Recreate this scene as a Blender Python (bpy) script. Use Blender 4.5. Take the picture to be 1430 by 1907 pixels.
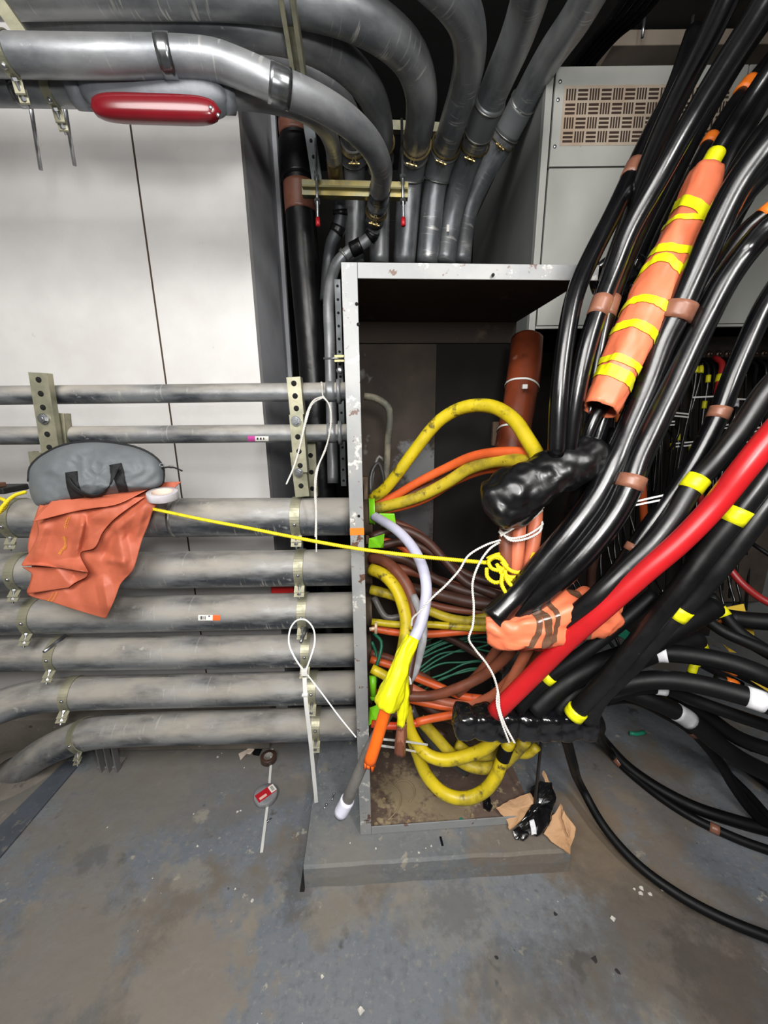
import bpy, math, random
from mathutils import Vector, Matrix, noise, Euler
# ---------------------------------------------------------------- camera, world, lights, exposure
for _o in list(bpy.data.objects): bpy.data.objects.remove(_o)
SC = bpy.context.scene
COL = SC.collection
F, CX, CY = 716.0, 715.0, 953.5
PITCH = math.radians(13.7)
CAMLOC = Vector((0, 0, 1.6))
CAMROT = Matrix.Rotation(math.pi/2 - PITCH, 3, 'X') @ Matrix.Rotation(math.radians(-0.68), 3, 'Z')
cam_data = bpy.data.cameras.new('camera')
cam = bpy.data.objects.new('camera', cam_data); COL.objects.link(cam)
cam_data.sensor_fit = 'HORIZONTAL'; cam_data.sensor_width = 36.0
cam_data.lens = 36.0*F/1430.0
cam_data.clip_start = 0.02
cam.location = CAMLOC; cam.rotation_euler = CAMROT.to_euler()
SC.camera = cam
SC.view_settings.view_transform = 'Standard'; SC.view_settings.look = 'None'
SC.view_settings.gamma = 1.0; SC.view_settings.exposure = 0.1; SC.view_settings.use_curve_mapping = False
W = bpy.data.worlds.new('world'); SC.world = W; W.use_nodes = True
W.node_tree.nodes['Background'].inputs[0].default_value = (0.95, 0.97, 1.0, 1)
W.node_tree.nodes['Background'].inputs[1].default_value = 0.10
def area_light(name, loc, target, sx, sy, power, col=(1, 1, 1)):
    l = bpy.data.lights.new(name, 'AREA'); l.shape = 'RECTANGLE'; l.size = sx; l.size_y = sy; l.energy = power; l.color = col
    o = bpy.data.objects.new(name, l); COL.objects.link(o); o.location = loc
    o.rotation_euler = (Vector(target) - Vector(loc)).to_track_quat('-Z', 'Y').to_euler()
    return o
area_light('ceiling_panel_light', (-0.7, -0.9, 2.95), (-0.2, 1.3, 1.0), 1.7, 1.15, 84, (1, 0.98, 0.95))
area_light('fluorescent_light', (0.95, -0.6, 2.7), (0.3, 1.2, 0.9), 0.18, 1.2, 34, (1, 0.98, 0.95))
area_light('work_light', (0.12, -0.35, 1.92), (0.0, 1.5, 1.25), 0.22, 0.22, 15, (1, 0.99, 0.97))

def U(px, py, D):
    return CAMLOC + CAMROT @ Vector(((px-CX)/F*D, -(py-CY)/F*D, -D))
def ray(px, py): return CAMROT @ Vector(((px-CX)/F, -(py-CY)/F, -1.0))
def FL(px, py, z=0.0):
    r = ray(px, py); return CAMLOC + r*((z-CAMLOC.z)/r.z)
def PY(px, py, y):
    r = ray(px, py); return CAMLOC + r*(y/r.y)
def proj(w):
    c = CAMROT.transposed() @ (Vector(w)-CAMLOC); D = -c.z
    if D < 1e-4: D = 1e-4
    return (CX + c.x/D*F, CY - c.y/D*F, D)

# ---------------------------------------------------------------- materials
def lin(h):
    if isinstance(h, str):
        h = h.lstrip('#'); c = [int(h[i:i+2], 16)/255 for i in (0, 2, 4)]
    else: c = list(h)
    return tuple((v/12.92 if v <= .04045 else ((v+.055)/1.055)**2.4) for v in c) + (1.0,)
MATS = {}
def M(name, col, col2=None, scale=6, mix=(.42, .62), rough=.5, rough2=None, metal=0, bump=0, bscale=40, spec=.5, coat=0, uv=False, rings=None,
      dust=0, dustcol='#9c9488', stretch=None, specks=None, alpha=None, detail=6):
    if name in MATS: return MATS[name]
    m = bpy.data.materials.new(name); m.use_nodes = True
    nt = m.node_tree; N = nt.nodes; L = nt.links
    b = N['Principled BSDF']
    tc = N.new('ShaderNodeTexCoord'); mp = N.new('ShaderNodeMapping'); L.new(tc.outputs['UV' if uv else 'Object'], mp.inputs[0])
    if stretch: mp.inputs['Scale'].default_value = stretch
    out = None
    rgb = N.new('ShaderNodeRGB'); rgb.outputs[0].default_value = lin(col); out = rgb.outputs[0]
    def mixc(fac, a, c2):
        mx = N.new('ShaderNodeMix'); mx.data_type = 'RGBA'
        L.new(fac, mx.inputs[0]); L.new(a, mx.inputs[6])
        if isinstance(c2, tuple): mx.inputs[7].default_value = c2
        else: L.new(c2, mx.inputs[7])
        return mx.outputs[2]
    def nz(sc, lo, hi, det=detail, rg=.6, vec=None):
        n = N.new('ShaderNodeTexNoise'); n.inputs['Scale'].default_value = sc; n.inputs['Detail'].default_value = det
        n.inputs['Roughness'].default_value = rg
        L.new(vec or mp.outputs[0], n.inputs['Vector'])
        r = N.new('ShaderNodeMapRange'); r.inputs[1].default_value = lo; r.inputs[2].default_value = hi
        L.new(n.outputs[0], r.inputs[0]); return r.outputs[0]
    fac = None
    if col2:
        fac = nz(scale, *mix); out = mixc(fac, out, lin(col2))
    rr = rough
    b.inputs['Roughness'].default_value = rough
    b.inputs['Metallic'].default_value = metal
    rsock = None
    if rough2 is not None:
        r = N.new('ShaderNodeMapRange'); L.new(nz(scale*1.7, .35, .65), r.inputs[0]); r.inputs[3].default_value = rough; r.inputs[4].default_value = rough2
        rsock = r.outputs[0]; L.new(rsock, b.inputs['Roughness'])
    if rings:      # transverse bending scratches, in metres along and around the tube
        m2 = N.new('ShaderNodeMapping'); L.new(tc.outputs['UV'], m2.inputs[0]); m2.inputs['Scale'].default_value = (95, 9, 1)
        patch = nz(5, .50, .60, 3, .5, mp.outputs[0])
        sc_ = nz(1.0, .60, .68, 2, .5, m2.outputs[0])
        mu = N.new('ShaderNodeMath'); mu.operation = 'MULTIPLY'; L.new(patch, mu.inputs[0]); L.new(sc_, mu.inputs[1])
        mu2 = N.new('ShaderNodeMath'); mu2.operation = 'MULTIPLY'; L.new(mu.outputs[0], mu2.inputs[0]); mu2.inputs[1].default_value = rings[1]
        out = mixc(mu2.outputs[0], out, lin(rings[0]))
    if specks:
        for (scol, sc, lo, hi) in specks:
            out = mixc(nz(sc, lo, hi, 4, .65, tc.outputs['Object']), out, lin(scol))
    if dust:
        g = N.new('ShaderNodeNewGeometry'); s = N.new('ShaderNodeSeparateXYZ'); L.new(g.outputs['Normal'], s.inputs[0])
        r = N.new('ShaderNodeMapRange'); r.inputs[1].default_value = -.25; r.inputs[2].default_value = .45; L.new(s.outputs[2], r.inputs[0])
        n2 = nz(9, .25, .6)
        mm = N.new('ShaderNodeMath'); mm.operation = 'MULTIPLY'; L.new(r.outputs[0], mm.inputs[0]); L.new(n2, mm.inputs[1])
        m3 = N.new('ShaderNodeMath'); m3.operation = 'MULTIPLY'; L.new(mm.outputs[0], m3.inputs[0]); m3.inputs[1].default_value = dust
        out = mixc(m3.outputs[0], out, lin(dustcol))
        if metal:
            q = N.new('ShaderNodeMapRange'); L.new(m3.outputs[0], q.inputs[0]); q.inputs[3].default_value = metal; q.inputs[4].default_value = 0
            L.new(q.outputs[0], b.inputs['Metallic'])
        q = N.new('ShaderNodeMapRange'); L.new(m3.outputs[0], q.inputs[0]); q.inputs[4].default_value = .9
        if rsock: L.new(rsock, q.inputs[3])
        else: q.inputs[3].default_value = rough
        L.new(q.outputs[0], b.inputs['Roughness'])
    L.new(out, b.inputs['Base Color'])
    if 'Specular IOR Level' in b.inputs: b.inputs['Specular IOR Level'].default_value = spec
    if coat: b.inputs['Coat Weight'].default_value = coat; b.inputs['Coat Roughness'].default_value = .12
    if bump:
        n = N.new('ShaderNodeTexNoise'); n.inputs['Scale'].default_value = bscale; n.inputs['Detail'].default_value = 5
        L.new(mp.outputs[0], n.inputs['Vector'])
        bp = N.new('ShaderNodeBump'); bp.inputs['Strength'].default_value = bump; bp.inputs['Distance'].default_value = .01
        L.new(n.outputs[0], bp.inputs['Height']); L.new(bp.outputs[0], b.inputs['Normal'])
    if alpha is not None:
        b.inputs['Transmission Weight'].default_value = alpha
    MATS[name] = m
    return m

# ---------------------------------------------------------------- mesh helpers
def link(name, verts, faces, mat, parent=None, smooth=True, label=None, cat=None, group=None, kind=None, bevel=0, base=True):
    """verts in world coordinates; origin goes to the base centre of the piece"""
    vs = [Vector(v) for v in verts]
    mn = Vector((min(v.x for v in vs), min(v.y for v in vs), min(v.z for v in vs)))
    mx = Vector((max(v.x for v in vs), max(v.y for v in vs), max(v.z for v in vs)))
    org = (mn+mx)/2
    if base: org.z = mn.z
    me = bpy.data.meshes.new(name)
    me.from_pydata([v-org for v in vs], [], faces)
    mats = mat if isinstance(mat, (list, tuple)) else [mat]
    for mm in mats: me.materials.append(mm)
    if smooth:
        for p in me.polygons: p.use_smooth = True
    me.update()
    o = bpy.data.objects.new(name, me); COL.objects.link(o)
    if parent is not None:
        o.parent = parent; o.location = org - wloc(parent)
    else: o.location = org
    o['_w'] = list(org)
    WL[o.name] = org
    if bevel:
        bm = o.modifiers.new('bevel', 'BEVEL'); bm.width = bevel; bm.segments = 2; bm.limit_method = 'ANGLE'
    del o['_w']
    if label: o['label'] = label
    if cat: o['category'] = cat
    if group: o['group'] = group
    if kind: o['kind'] = kind
    return o
WL = {}
def wloc(o): return WL[o.name]
def root(name, loc, label, cat, group=None):
    o = bpy.data.objects.new(name, None); COL.objects.link(o); o.empty_display_size = .05
    o.location = loc; WL[o.name] = Vector(loc)
    o['label'] = label; o['category'] = cat
    if group: o['group'] = group
    return o

class MB:
    def __init__(s): s.v = []; s.f = []
    def add(s, v, f):
        n = len(s.v); s.v += [Vector(a) for a in v]; s.f += [tuple(i+n for i in q) for q in f]
    def hexa(s, c):            # 8 corners: bottom 4 ccw, top 4 ccw
        s.add(c, [(3, 2, 1, 0), (4, 5, 6, 7), (0, 1, 5, 4), (1, 2, 6, 5), (2, 3, 7, 6), (3, 0, 4, 7)])
    def box(s, x0, x1, y0, y1, z0, z1, fr=None):
        c = [(x0, y0, z0), (x1, y0, z0), (x1, y1, z0), (x0, y1, z0), (x0, y0, z1), (x1, y0, z1), (x1, y1, z1), (x0, y1, z1)]
        if fr: c = [fr(*p) for p in c]
        s.hexa(c)
    def obox(s, c, ax, ay, az):   # centre + half axis vectors
        c, ax, ay, az = Vector(c), Vector(ax), Vector(ay), Vector(az)
        s.hexa([c-ax-ay-az, c+ax-ay-az, c+ax+ay-az, c-ax+ay-az, c-ax-ay+az, c+ax-ay+az, c+ax+ay+az, c-ax+ay+az])
    def bar(s, a, b, w, h, up=(0, 0, 1)):
        a, b = Vector(a), Vector(b); d = (b-a); L = d.length; d.normalize()
        sx = d.cross(Vector(up)).normalized(); uz = sx.cross(d).normalized()
        s.obox((a+b)/2, d*(L/2), sx*(w/2), uz*(h/2))
    def cyl(s, a, b, r, n=12, r2=None, cap=True):
        s.tube([Vector(a), Vector(b)], [r, r if r2 is None else r2], n, cap)
    def tube(s, pts, rad, n=14, cap=True):
        v, f = tube_geo(pts, rad, n, cap); s.add(v, f)
    def sphere(s, c, r, n=10, sc=(1, 1, 1)):
        c = Vector(c); v = []; f = []
        for i in range(n+1):
            th = math.pi*i/n
            for j in range(n*2):
                ph = math.pi*j/n
                v.append(c+Vector((r*sc[0]*math.sin(th)*math.cos(ph), r*sc[1]*math.sin(th)*math.sin(ph), r*sc[2]*math.cos(th))))
        for i in range(n):
            for j in range(2*n):
                f.append((i*2*n+j, (i+1)*2*n+j, (i+1)*2*n+(j+1) % (2*n), i*2*n+(j+1) % (2*n)))
        s.add(v, f)
    def done(s, name, mat, parent=None, **k): return link(name, s.v, s.f, mat, parent, **k)

def frames(P):
    n = len(P); T = []
    for i in range(n):
        t = P[min(i+1, n-1)]-P[max(i-1, 0)]
        T.append(t.normalized() if t.length > 1e-9 else Vector((0, 0, 1)))
    ref = Vector((0, 0, 1)) if abs(T[0].z) < .9 else Vector((0, 1, 0))
    N = [(ref - T[0]*ref.dot(T[0])).normalized()]
    for i in range(1, n):
        q = T[i-1].rotation_difference(T[i]); v = q @ N[-1]
        N.append((v - T[i]*v.dot(T[i])).normalized())
    return T, N, [T[i].cross(N[i]) for i in range(n)]
def tube_geo(P, rad, n=14, cap=True, prof=None):
    P = [Vector(p) for p in P]
    if not hasattr(rad, '__len__'): rad = [rad]*len(P)
    T, N, B = frames(P); v = []; f = []
    for i, p in enumerate(P):
        for j in range(n):
            a = 2*math.pi*j/n
            r = rad[i] if prof is None else rad[i]*prof(i, a)
            v.append(p + (N[i]*math.cos(a)+B[i]*math.sin(a))*r)
    for i in range(len(P)-1):
        for j in range(n):
            k = (j+1) % n
            f.append((i*n+j, i*n+k, (i+1)*n+k, (i+1)*n+j))
    if cap:
        v.append(P[0]); v.append(P[-1]); c0 = len(v)-2; c1 = len(v)-1; m = (len(P)-1)*n
        for j in range(n):
            k = (j+1) % n; f.append((c0, k, j)); f.append((c1, m+j, m+k))
    return v, f
def add_uv(o, P, n, rad):
    cum = [0]
    for i in range(1, len(P)): cum.append(cum[-1]+(P[i]-P[i-1]).length)
    me = o.data; uvl = me.uv_layers.new(name='UVMap')
    for p in me.polygons:
        idx = [me.loops[l].vertex_index for l in p.loop_indices]
        js = [k % n for k in idx]; wrap_ = max(js) == n-1 and min(js) == 0
        for l, k in zip(p.loop_indices, idx):
            if k >= len(P)*n: uvl.data[l].uv = (cum[0], 0); continue
            i, j = divmod(k, n); jj = j+n if (wrap_ and j == 0) else j
            uvl.data[l].uv = (cum[i], jj/n*2*math.pi*rad)
def spline(P, step=.02, vals=None, closed=False):
    """centripetal-ish catmull rom, resampled to even spacing; vals = per point floats"""
    P = [Vector(p) for p in P]; n = len(P)
    vals = vals or [0]*n
    out = []; ov = []
    for i in range(n-1):
        p0 = P[i-1] if i > 0 else P[0]*2-P[1]; p1 = P[i]; p2 = P[i+1]; p3 = P[i+2] if i+2 < n else P[-1]*2-P[-2]
        # knots
        t0 = 0; t1 = t0+max((p1-p0).length, 1e-6)**.5; t2 = t1+max((p2-p1).length, 1e-6)**.5; t3 = t2+max((p3-p2).length, 1e-6)**.5
        k = max(2, int((p2-p1).length/step)+1)
        for q in range(k):
            t = t1+(t2-t1)*q/k
            A1 = p0*((t1-t)/(t1-t0))+p1*((t-t0)/(t1-t0)); A2 = p1*((t2-t)/(t2-t1))+p2*((t-t1)/(t2-t1)); A3 = p2*((t3-t)/(t3-t2))+p3*((t-t2)/(t3-t2))
            B1 = A1*((t2-t)/(t2-t0))+A2*((t-t0)/(t2-t0)); B2 = A2*((t3-t)/(t3-t1))+A3*((t-t1)/(t3-t1))
            out.append(B1*((t2-t)/(t2-t1))+B2*((t-t1)/(t2-t1))); ov.append(vals[i]+(vals[i+1]-vals[i])*q/k)
    out.append(P[-1]); ov.append(vals[-1])
    return out, ov
def band_pts(path, px, py, length):
    """piece of a path centred where it projects nearest the pixel"""
    best = min(range(len(path)), key=lambda i: (proj(path[i])[0]-px)**2+(proj(path[i])[1]-py)**2)
    cum = [0]
    for i in range(1, len(path)): cum.append(cum[-1]+(path[i]-path[i-1]).length)
    a, b = max(0, cum[best]-length/2), min(cum[-1], cum[best]+length/2)
    def at(s):
        for i in range(1, len(path)):
            if cum[i] >= s:
                t = (s-cum[i-1])/max(1e-9, cum[i]-cum[i-1]); return path[i-1].lerp(path[i], t)
        return path[-1]
    k = max(3, int((b-a)/.012)+2)
    return [at(a+(b-a)*i/(k-1)) for i in range(k)]
def extend(P, r):
    # carry a run on past the edge of the view until it meets the ceiling, a wall or has gone 1.6 m
    P = [Vector(p) for p in P]
    for end in (0, -1):
        p = P[end]; q = P[1] if end == 0 else P[-2]; px, py, D = proj(p)
        if -5 < px < 1435 and -5 < py < 1912: continue
        d = (p-q).normalized()
        if p.z < .3: d.z = 0; d.normalize()
        t = 1.6
        if d.z > .01: t = min(t, (3.37-p.z)/d.z)
        if d.z < -.01: t = min(t, (p.z-.03)/-d.z)
        if d.x > .01: t = min(t, (3.42-p.x)/d.x)
        if d.x < -.01: t = min(t, (p.x+2.82)/-d.x)
        if t < .05: continue
        new = [p+d*t*.5, p+d*t]
        if end == 0: P = new[::-1]+P
        else: P = P+new
    return P
def W3(pts):
    """(px, py, D) list to world"""
    return [p if isinstance(p, Vector) else U(*p[:3]) for p in pts]
def cable(name, label, cat, pts, r, mat, bands=(), group=None, n=14, step=.02, parent=None, wob=0.0, r2=None, cap=True):
    P, _ = spline(extend(W3(pts), r) if (parent is None and cat == 'cable' ) else W3(pts), step)
    if wob:
        P = [p + Vector((noise.noise(p*7+Vector((3, 0, 0))), noise.noise(p*7+Vector((0, 9, 0))), noise.noise(p*7+Vector((0, 0, 5)))))*wob for p in P]
    rr = r if r2 is None else [r+(r2-r)*i/(len(P)-1) for i in range(len(P))]
    v, f = tube_geo(P, rr, n, cap)
    o = link(name, v, f, mat, parent, label=label, cat=cat, group=group)
    for b in bands:
        bx, by, ln, bm = b[:4]; nm = b[4] if len(b) > 4 else 'tape_band'; ex = b[5] if len(b) > 5 else .0012
        bp = band_pts(P, bx, by, ln)
        bb = b[6] if len(b) > 6 else None
        rl = r if r2 is None else max(r, r2)
        rad = [rl+ex]*len(bp)
        bv, bf = tube_geo(bp, rad, max(n, 16))
        link(nm, bv, bf, bm, o, label=bb)
    o_path[o.name] = P
    return o
o_path = {}
# ---------------------------------------------------------------- colours
white_paint = M('white_paint', '#dcdad8', '#d3d0ce', scale=3, rough=.55, bump=.03, bscale=120, specks=[('#b5b0aa', 11, .70, .80)])
side_paint = M('side_paint', '#bfc1c6', '#b2b4b9', scale=4, rough=.6, specks=[('#b0b0b0', 14, .70, .76)])
dark_wall = M('dark_wall', '#1d1b1a', '#12110f', scale=3, rough=.9)
galv = M('galvanised', '#9a9da0', '#50555b', scale=11, mix=(.42, .60), rough=.32, rough2=.5, metal=.65, bump=.10, bscale=30, dust=.95, dustcol='#a09a90', uv=True, stretch=(.35, 1, 1), rings=('#c9c7c0', .8), specks=[('#b9b8b4', 26, .63, .72), ('#474b50', 14, .66, .72)])
galv_top = M('galvanised_overhead', '#9b9da0', '#6c7074', scale=8, mix=(.40, .62), rough=.34, rough2=.48, metal=.55, uv=True, stretch=(.5, 1, 1), rings=('#d0cfca', .7), bump=.06, bscale=30, dust=.25, dustcol='#8d867c', specks=[('#a8a8a6', 30, .68, .74)])
galv_dark = M('galvanised_riser', '#5d6164', '#45484a', scale=5, rough=.45, rough2=.6, metal=.7, dust=.1)
zinc = M('yellow_zinc', '#b8b49b', '#8f907c', scale=18, mix=(.35, .65), rough=.35, rough2=.5, metal=.75, dust=.4, dustcol='#97907c')
zinc_bright = M('bright_zinc', '#b5a56a', '#8f8e76', scale=14, rough=.3, metal=.9)
steel = M('steel', '#b5b7ba', '#8b8d90', scale=25, rough=.3, metal=.9)
brass = M('brass', '#b5a06c', '#85744c', scale=25, rough=.3, metal=.9)
hole = M('hole_black', '#0b0b0a', rough=.95)
iron = M('black_iron', '#0e0e10', '#09090b', scale=9, rough=.28, rough2=.4, bump=.15, bscale=22, specks=[('#3a3b3d', 30, .68, .78)])
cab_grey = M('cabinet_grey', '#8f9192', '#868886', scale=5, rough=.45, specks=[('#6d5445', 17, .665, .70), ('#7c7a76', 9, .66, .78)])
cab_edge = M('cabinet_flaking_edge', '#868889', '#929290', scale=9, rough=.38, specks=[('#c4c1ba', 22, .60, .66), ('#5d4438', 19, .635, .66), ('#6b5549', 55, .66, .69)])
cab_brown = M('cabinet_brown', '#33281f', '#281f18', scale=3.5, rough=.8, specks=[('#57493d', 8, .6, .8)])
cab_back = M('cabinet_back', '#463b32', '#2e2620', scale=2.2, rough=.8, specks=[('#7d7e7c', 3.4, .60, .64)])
cab_floor = M('cabinet_floor', '#6e5b50', '#59483e', scale=6, rough=.85, bump=.3, bscale=30, specks=[('#9c8a6c', 11, .60, .635), ('#5a2c1f', 8, .67, .7), ('#85766a', 26, .62, .7)])
gear_grey = M('switchgear_grey', '#a3a49f', '#9a9b96', scale=2.5, rough=.42, specks=[('#7b7163', 11, .69, .74)])
gear_side = M('switchgear_side', '#7d807e', '#727573', scale=2.5, rough=.5, specks=[('#8a8a86', 24, .70, .74)])
concrete_floor = M('painted_concrete', '#75787c', '#6b7179', scale=1.6, mix=(.4, .6), rough=.52, rough2=.75, bump=.45, bscale=11,
    specks=[('#62666b', 38, .50, .74), ('#8b8984', 55, .56, .76), ('#6f685f', 2.3, .52, .62), ('#857e73', 3.1, .57, .66), ('#4c4d4d', 5.3, .625, .68), ('#a19c92', 13, .66, .70), ('#333435', 16, .70, .73), ('#b9b4aa', 60, .715, .735)])
pad_paint = M('painted_pad', '#6f7376', '#676c70', scale=2.6, rough=.6, rough2=.75, bump=.35, bscale=14,
    specks=[('#5d6165', 34, .50, .74), ('#8d8b86', 50, .56, .76), ('#877f74', 4.5, .57, .66), ('#4c4d4d', 9, .66, .70), ('#9d978c', 17, .66, .70)])
bare_concrete = M('dusty_concrete', '#7c756c', '#6a645c', scale=5, rough=.9, bump=.5, bscale=16, specks=[('#4a4642', 12, .62, .68), ('#a39c92', 30, .66, .7)])
stripe_dark = M('stripe_dark', '#4f555e', '#474c54', scale=9, rough=.8, specks=[('#6f6c68', 22, .58, .66)])

def stains(m, spots, wall=False):
    # soft-edged stains with a place and shape of their own: (centre, radius, squash, colour, strength, raggedness)
    nt = m.node_tree; N = nt.nodes; L = nt.links; b = N['Principled BSDF']
    src = b.inputs['Base Color'].links[0].from_socket
    g = N.new('ShaderNodeNewGeometry')
    for k, (c, rad, sq, col, st, rg) in enumerate(spots):
        mp = N.new('ShaderNodeMapping'); mp.vector_type = 'POINT'
        mp.inputs['Location'].default_value = (-c.x*sq[0]/rad, -c.y*sq[1]/rad, 0); mp.inputs['Scale'].default_value = (sq[0]/rad, sq[1]/rad, 0)
        if wall: mp.inputs['Location'].default_value = (-c.x*sq[0]/rad, 0, -c.z*sq[1]/rad); mp.inputs['Scale'].default_value = (sq[0]/rad, 0, sq[1]/rad)
        L.new(g.outputs['Position'], mp.inputs[0])
        ln = N.new('ShaderNodeVectorMath'); ln.operation = 'LENGTH'; L.new(mp.outputs[0], ln.inputs[0])
        n = N.new('ShaderNodeTexNoise'); n.inputs['Scale'].default_value = rg; n.inputs['Detail'].default_value = 7; n.inputs['Roughness'].default_value = .68; L.new(g.outputs['Position'], n.inputs['Vector'])
        a = N.new('ShaderNodeMath'); a.operation = 'MULTIPLY_ADD'; a.inputs[1].default_value = 3.0; L.new(n.outputs[0], a.inputs[0]); L.new(ln.outputs['Value'], a.inputs[2])
        r = N.new('ShaderNodeMapRange'); r.inputs[1].default_value = 2.1; r.inputs[2].default_value = 2.6; r.inputs[3].default_value = st; r.inputs[4].default_value = 0; L.new(a.outputs[0], r.inputs[0])
        mx = N.new('ShaderNodeMix'); mx.data_type = 'RGBA'; L.new(r.outputs[0], mx.inputs[0]); L.new(src, mx.inputs[6]); mx.inputs[7].default_value = lin(col); src = mx.outputs[2]
    L.new(src, b.inputs['Base Color'])
stains(concrete_floor, [
    (FL(330, 1840), .24, (1, 1.3), '#7f776c', .85, 14), (FL(60, 1880), .3, (1, 1), '#625d57', .7, 8), (FL(100, 1760), .3, (1, 1.2), '#817a70', .6, 7),
    (FL(420, 1430), .5, (1, 1.6), '#6d6a66', .7, 6), (FL(230, 1480), .35, (1, 1), '#77736c', .75, 9), (FL(350, 1630), .08, (1, 1.5), '#8b857a', .6, 20),
    (FL(1120, 1590), .26, (1.1, 1), '#7c6b55', .8, 5), (FL(1260, 1700), .30, (1, 1), '#6a5e50', .6, 6), (FL(1180, 1480), .3, (1, 1), '#76685a', .5, 6), (FL(1180, 1760), .3, (1, 1.4), '#55504b', .6, 5),
    (FL(840, 1700), .20, (1, 1.7), '#827f78', .6, 16), (FL(850, 1690), .11, (1, 1.3), '#55575a', .45, 24), (FL(620, 1690), .12, (1, 1.2), '#847e73', .6, 18), (FL(560, 1640), .12, (1.6, 1), '#4d4b49', .6, 18),
    (FL(960, 1830), .13, (1, 1.2), '#505152', .45, 22), (FL(1380, 1840), .2, (1, 1), '#3f3936', .6, 9), (FL(170, 1600), .07, (1, 1.3), '#555452', .5, 20), (FL(375, 1520), .03, (1, 1), '#979186', .7, 30),
])
stains(pad_paint, [(FL(700, 1570, .1), .4, (1, 4), '#827f78', .3, 12), (FL(1000, 1600, .1), .2, (1, 1), '#7a6a56', .6, 8), (FL(640, 1600, .1), .12, (1, 1), '#7d7a74', .7, 14)])
stains(cab_floor, [(FL(740, 1480, .1), .10, (1, 1), '#4a3b30', .6, 20), (FL(790, 1430, .1), .12, (1, 1), '#5c4d47', .7, 9), (FL(760, 1480, .1), .13, (1, 1), '#a08f70', .8, 34), (FL(840, 1510, .1), .12, (1.4, 1.2), '#8f7f66', .8, 30)])
stains(cab_back, [(PY(785, 865, 1.73), .09, (.8, .8), '#77797a', .8, 22), (PY(770, 960, 1.73), .12, (1, .7), '#66676a', .7, 12)], wall=True)
# ---------------------------------------------------------------- the room
m = MB()
nx, ny = 70, 70
X0, X1, Y0, Y1 = -2.8, 3.4, -1.6, 3.3
for j in range(ny+1):
    for i in range(nx+1):
        x = X0+(X1-X0)*i/nx; y = Y0+(Y1-Y0)*j/ny
        p = Vector((x, y, 0))
        m.v.append(Vector((x, y, .004*noise.noise(p*1.7)+.002*noise.noise(p*6))))
for j in range(ny):
    for i in range(nx):
        a = j*(nx+1)+i; m.f.append((a, a+1, a+nx+2, a+nx+1))
m.done('floor', concrete_floor, kind='structure', base=False)
m = MB(); m.box(X0, X1, Y0, Y1, 3.35, 3.4); m.done('ceiling', M('ceiling_dark', '#2a2826', '#1e1c1a', scale=3, rough=.9), kind='structure')
m = MB(); m.box(X0, X1, 3.3, 3.35, 0, 3.35); m.done('wall_back', dark_wall, kind='structure')
m = MB(); m.box(X1, X1+.05, Y0, Y1, 0, 3.35); m.done('wall_right', M('side_wall', '#8f8d89', '#85837f', scale=3, rough=.8), kind='structure')
m = MB(); m.box(X0-.05, X0, Y0, Y1, 0, 3.35); m.done('wall_west', M('side_wall', '#8f8d89'), kind='structure')
m = MB(); m.box(X0, X1, Y0-.05, Y0, 0, 3.35); m.done('wall_front', M('side_wall', '#8f8d89'), kind='structure')
# white boxed-in wall at the left: two boards and a grey return
WY = 1.74
xs = PY(245, 228, WY).x; xe = PY(467, 480, WY).x
zt = PY(350, 130, WY).z
m = MB(); m.box(-2.8, xs-.008, WY, WY+.03, 0, 3.35); m.box(xs+.002, xe, WY-.008, WY+.03, 0, 3.35)
wl = m.done('wall_left', white_paint, kind='structure', smooth=False)
m = MB(); m.box(xs-.009, xs+.003, WY-.0015, WY+.012, 0, 3.35); m.done('trim_1', M('seam_brown', '#4d3f33', rough=.9), kind='structure')
m = MB(); m.box(xe-.03, xe, WY+.031, 2.25, 0, 3.35); m.box(xe-.03, xe+.02, 2.25, 2.28, 0, 3.35); m.done('wall_return', side_paint, kind='structure', smooth=False)
m = MB(); m.box(-2.8, xe-.06, WY-.16, WY-.001, 0.003, .2); m.done('trim_2', bare_concrete, kind='structure', bevel=.01)
# flat dark stripe on the floor, and the bare slab left of it
a, b, c, d = FL(-40, 1618), FL(-60, 1680), FL(140, 1432), FL(160, 1412)
up = Vector((0, 0, .0045))
m = MB()
q = [FL(-60, 1670), FL(152, 1420), FL(122, 1420), FL(-60, 1600)]
m.hexa([p+up*.2 for p in q]+[p+up*1.6 for p in q]); m.done('trim_3', stripe_dark, kind='structure', smooth=False)
q = [FL(-60, 1600), FL(122, 1420), FL(160, 1372), FL(-300, 1372)]
m = MB(); m.hexa([p+up*.2 for p in q]+[p+up*2.0 for p in q]); m.done('trim_4', M('bare_slab', '#757069', '#686560', scale=3, rough=.9, bump=.3, bscale=20, specks=[('#8f8a82', 9, .6, .7)]), kind='structure', smooth=False)

# ---------------------------------------------------------------- housekeeping pad under the enclosure
RA = math.radians(3.4)
def fr_at(O, ang=RA):
    O = Vector(O); ux = Vector((math.cos(ang), math.sin(ang), 0)); uy = Vector((-math.sin(ang), math.cos(ang), 0))
    return lambda x, y, z: O+ux*x+uy*y+Vector((0, 0, z))
pf = fr_at(FL(568, 1655), math.radians(2.6))
m = MB()
NX, NY = 40, 36; PW, PD, PH = .945, 1.0, .1
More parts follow.
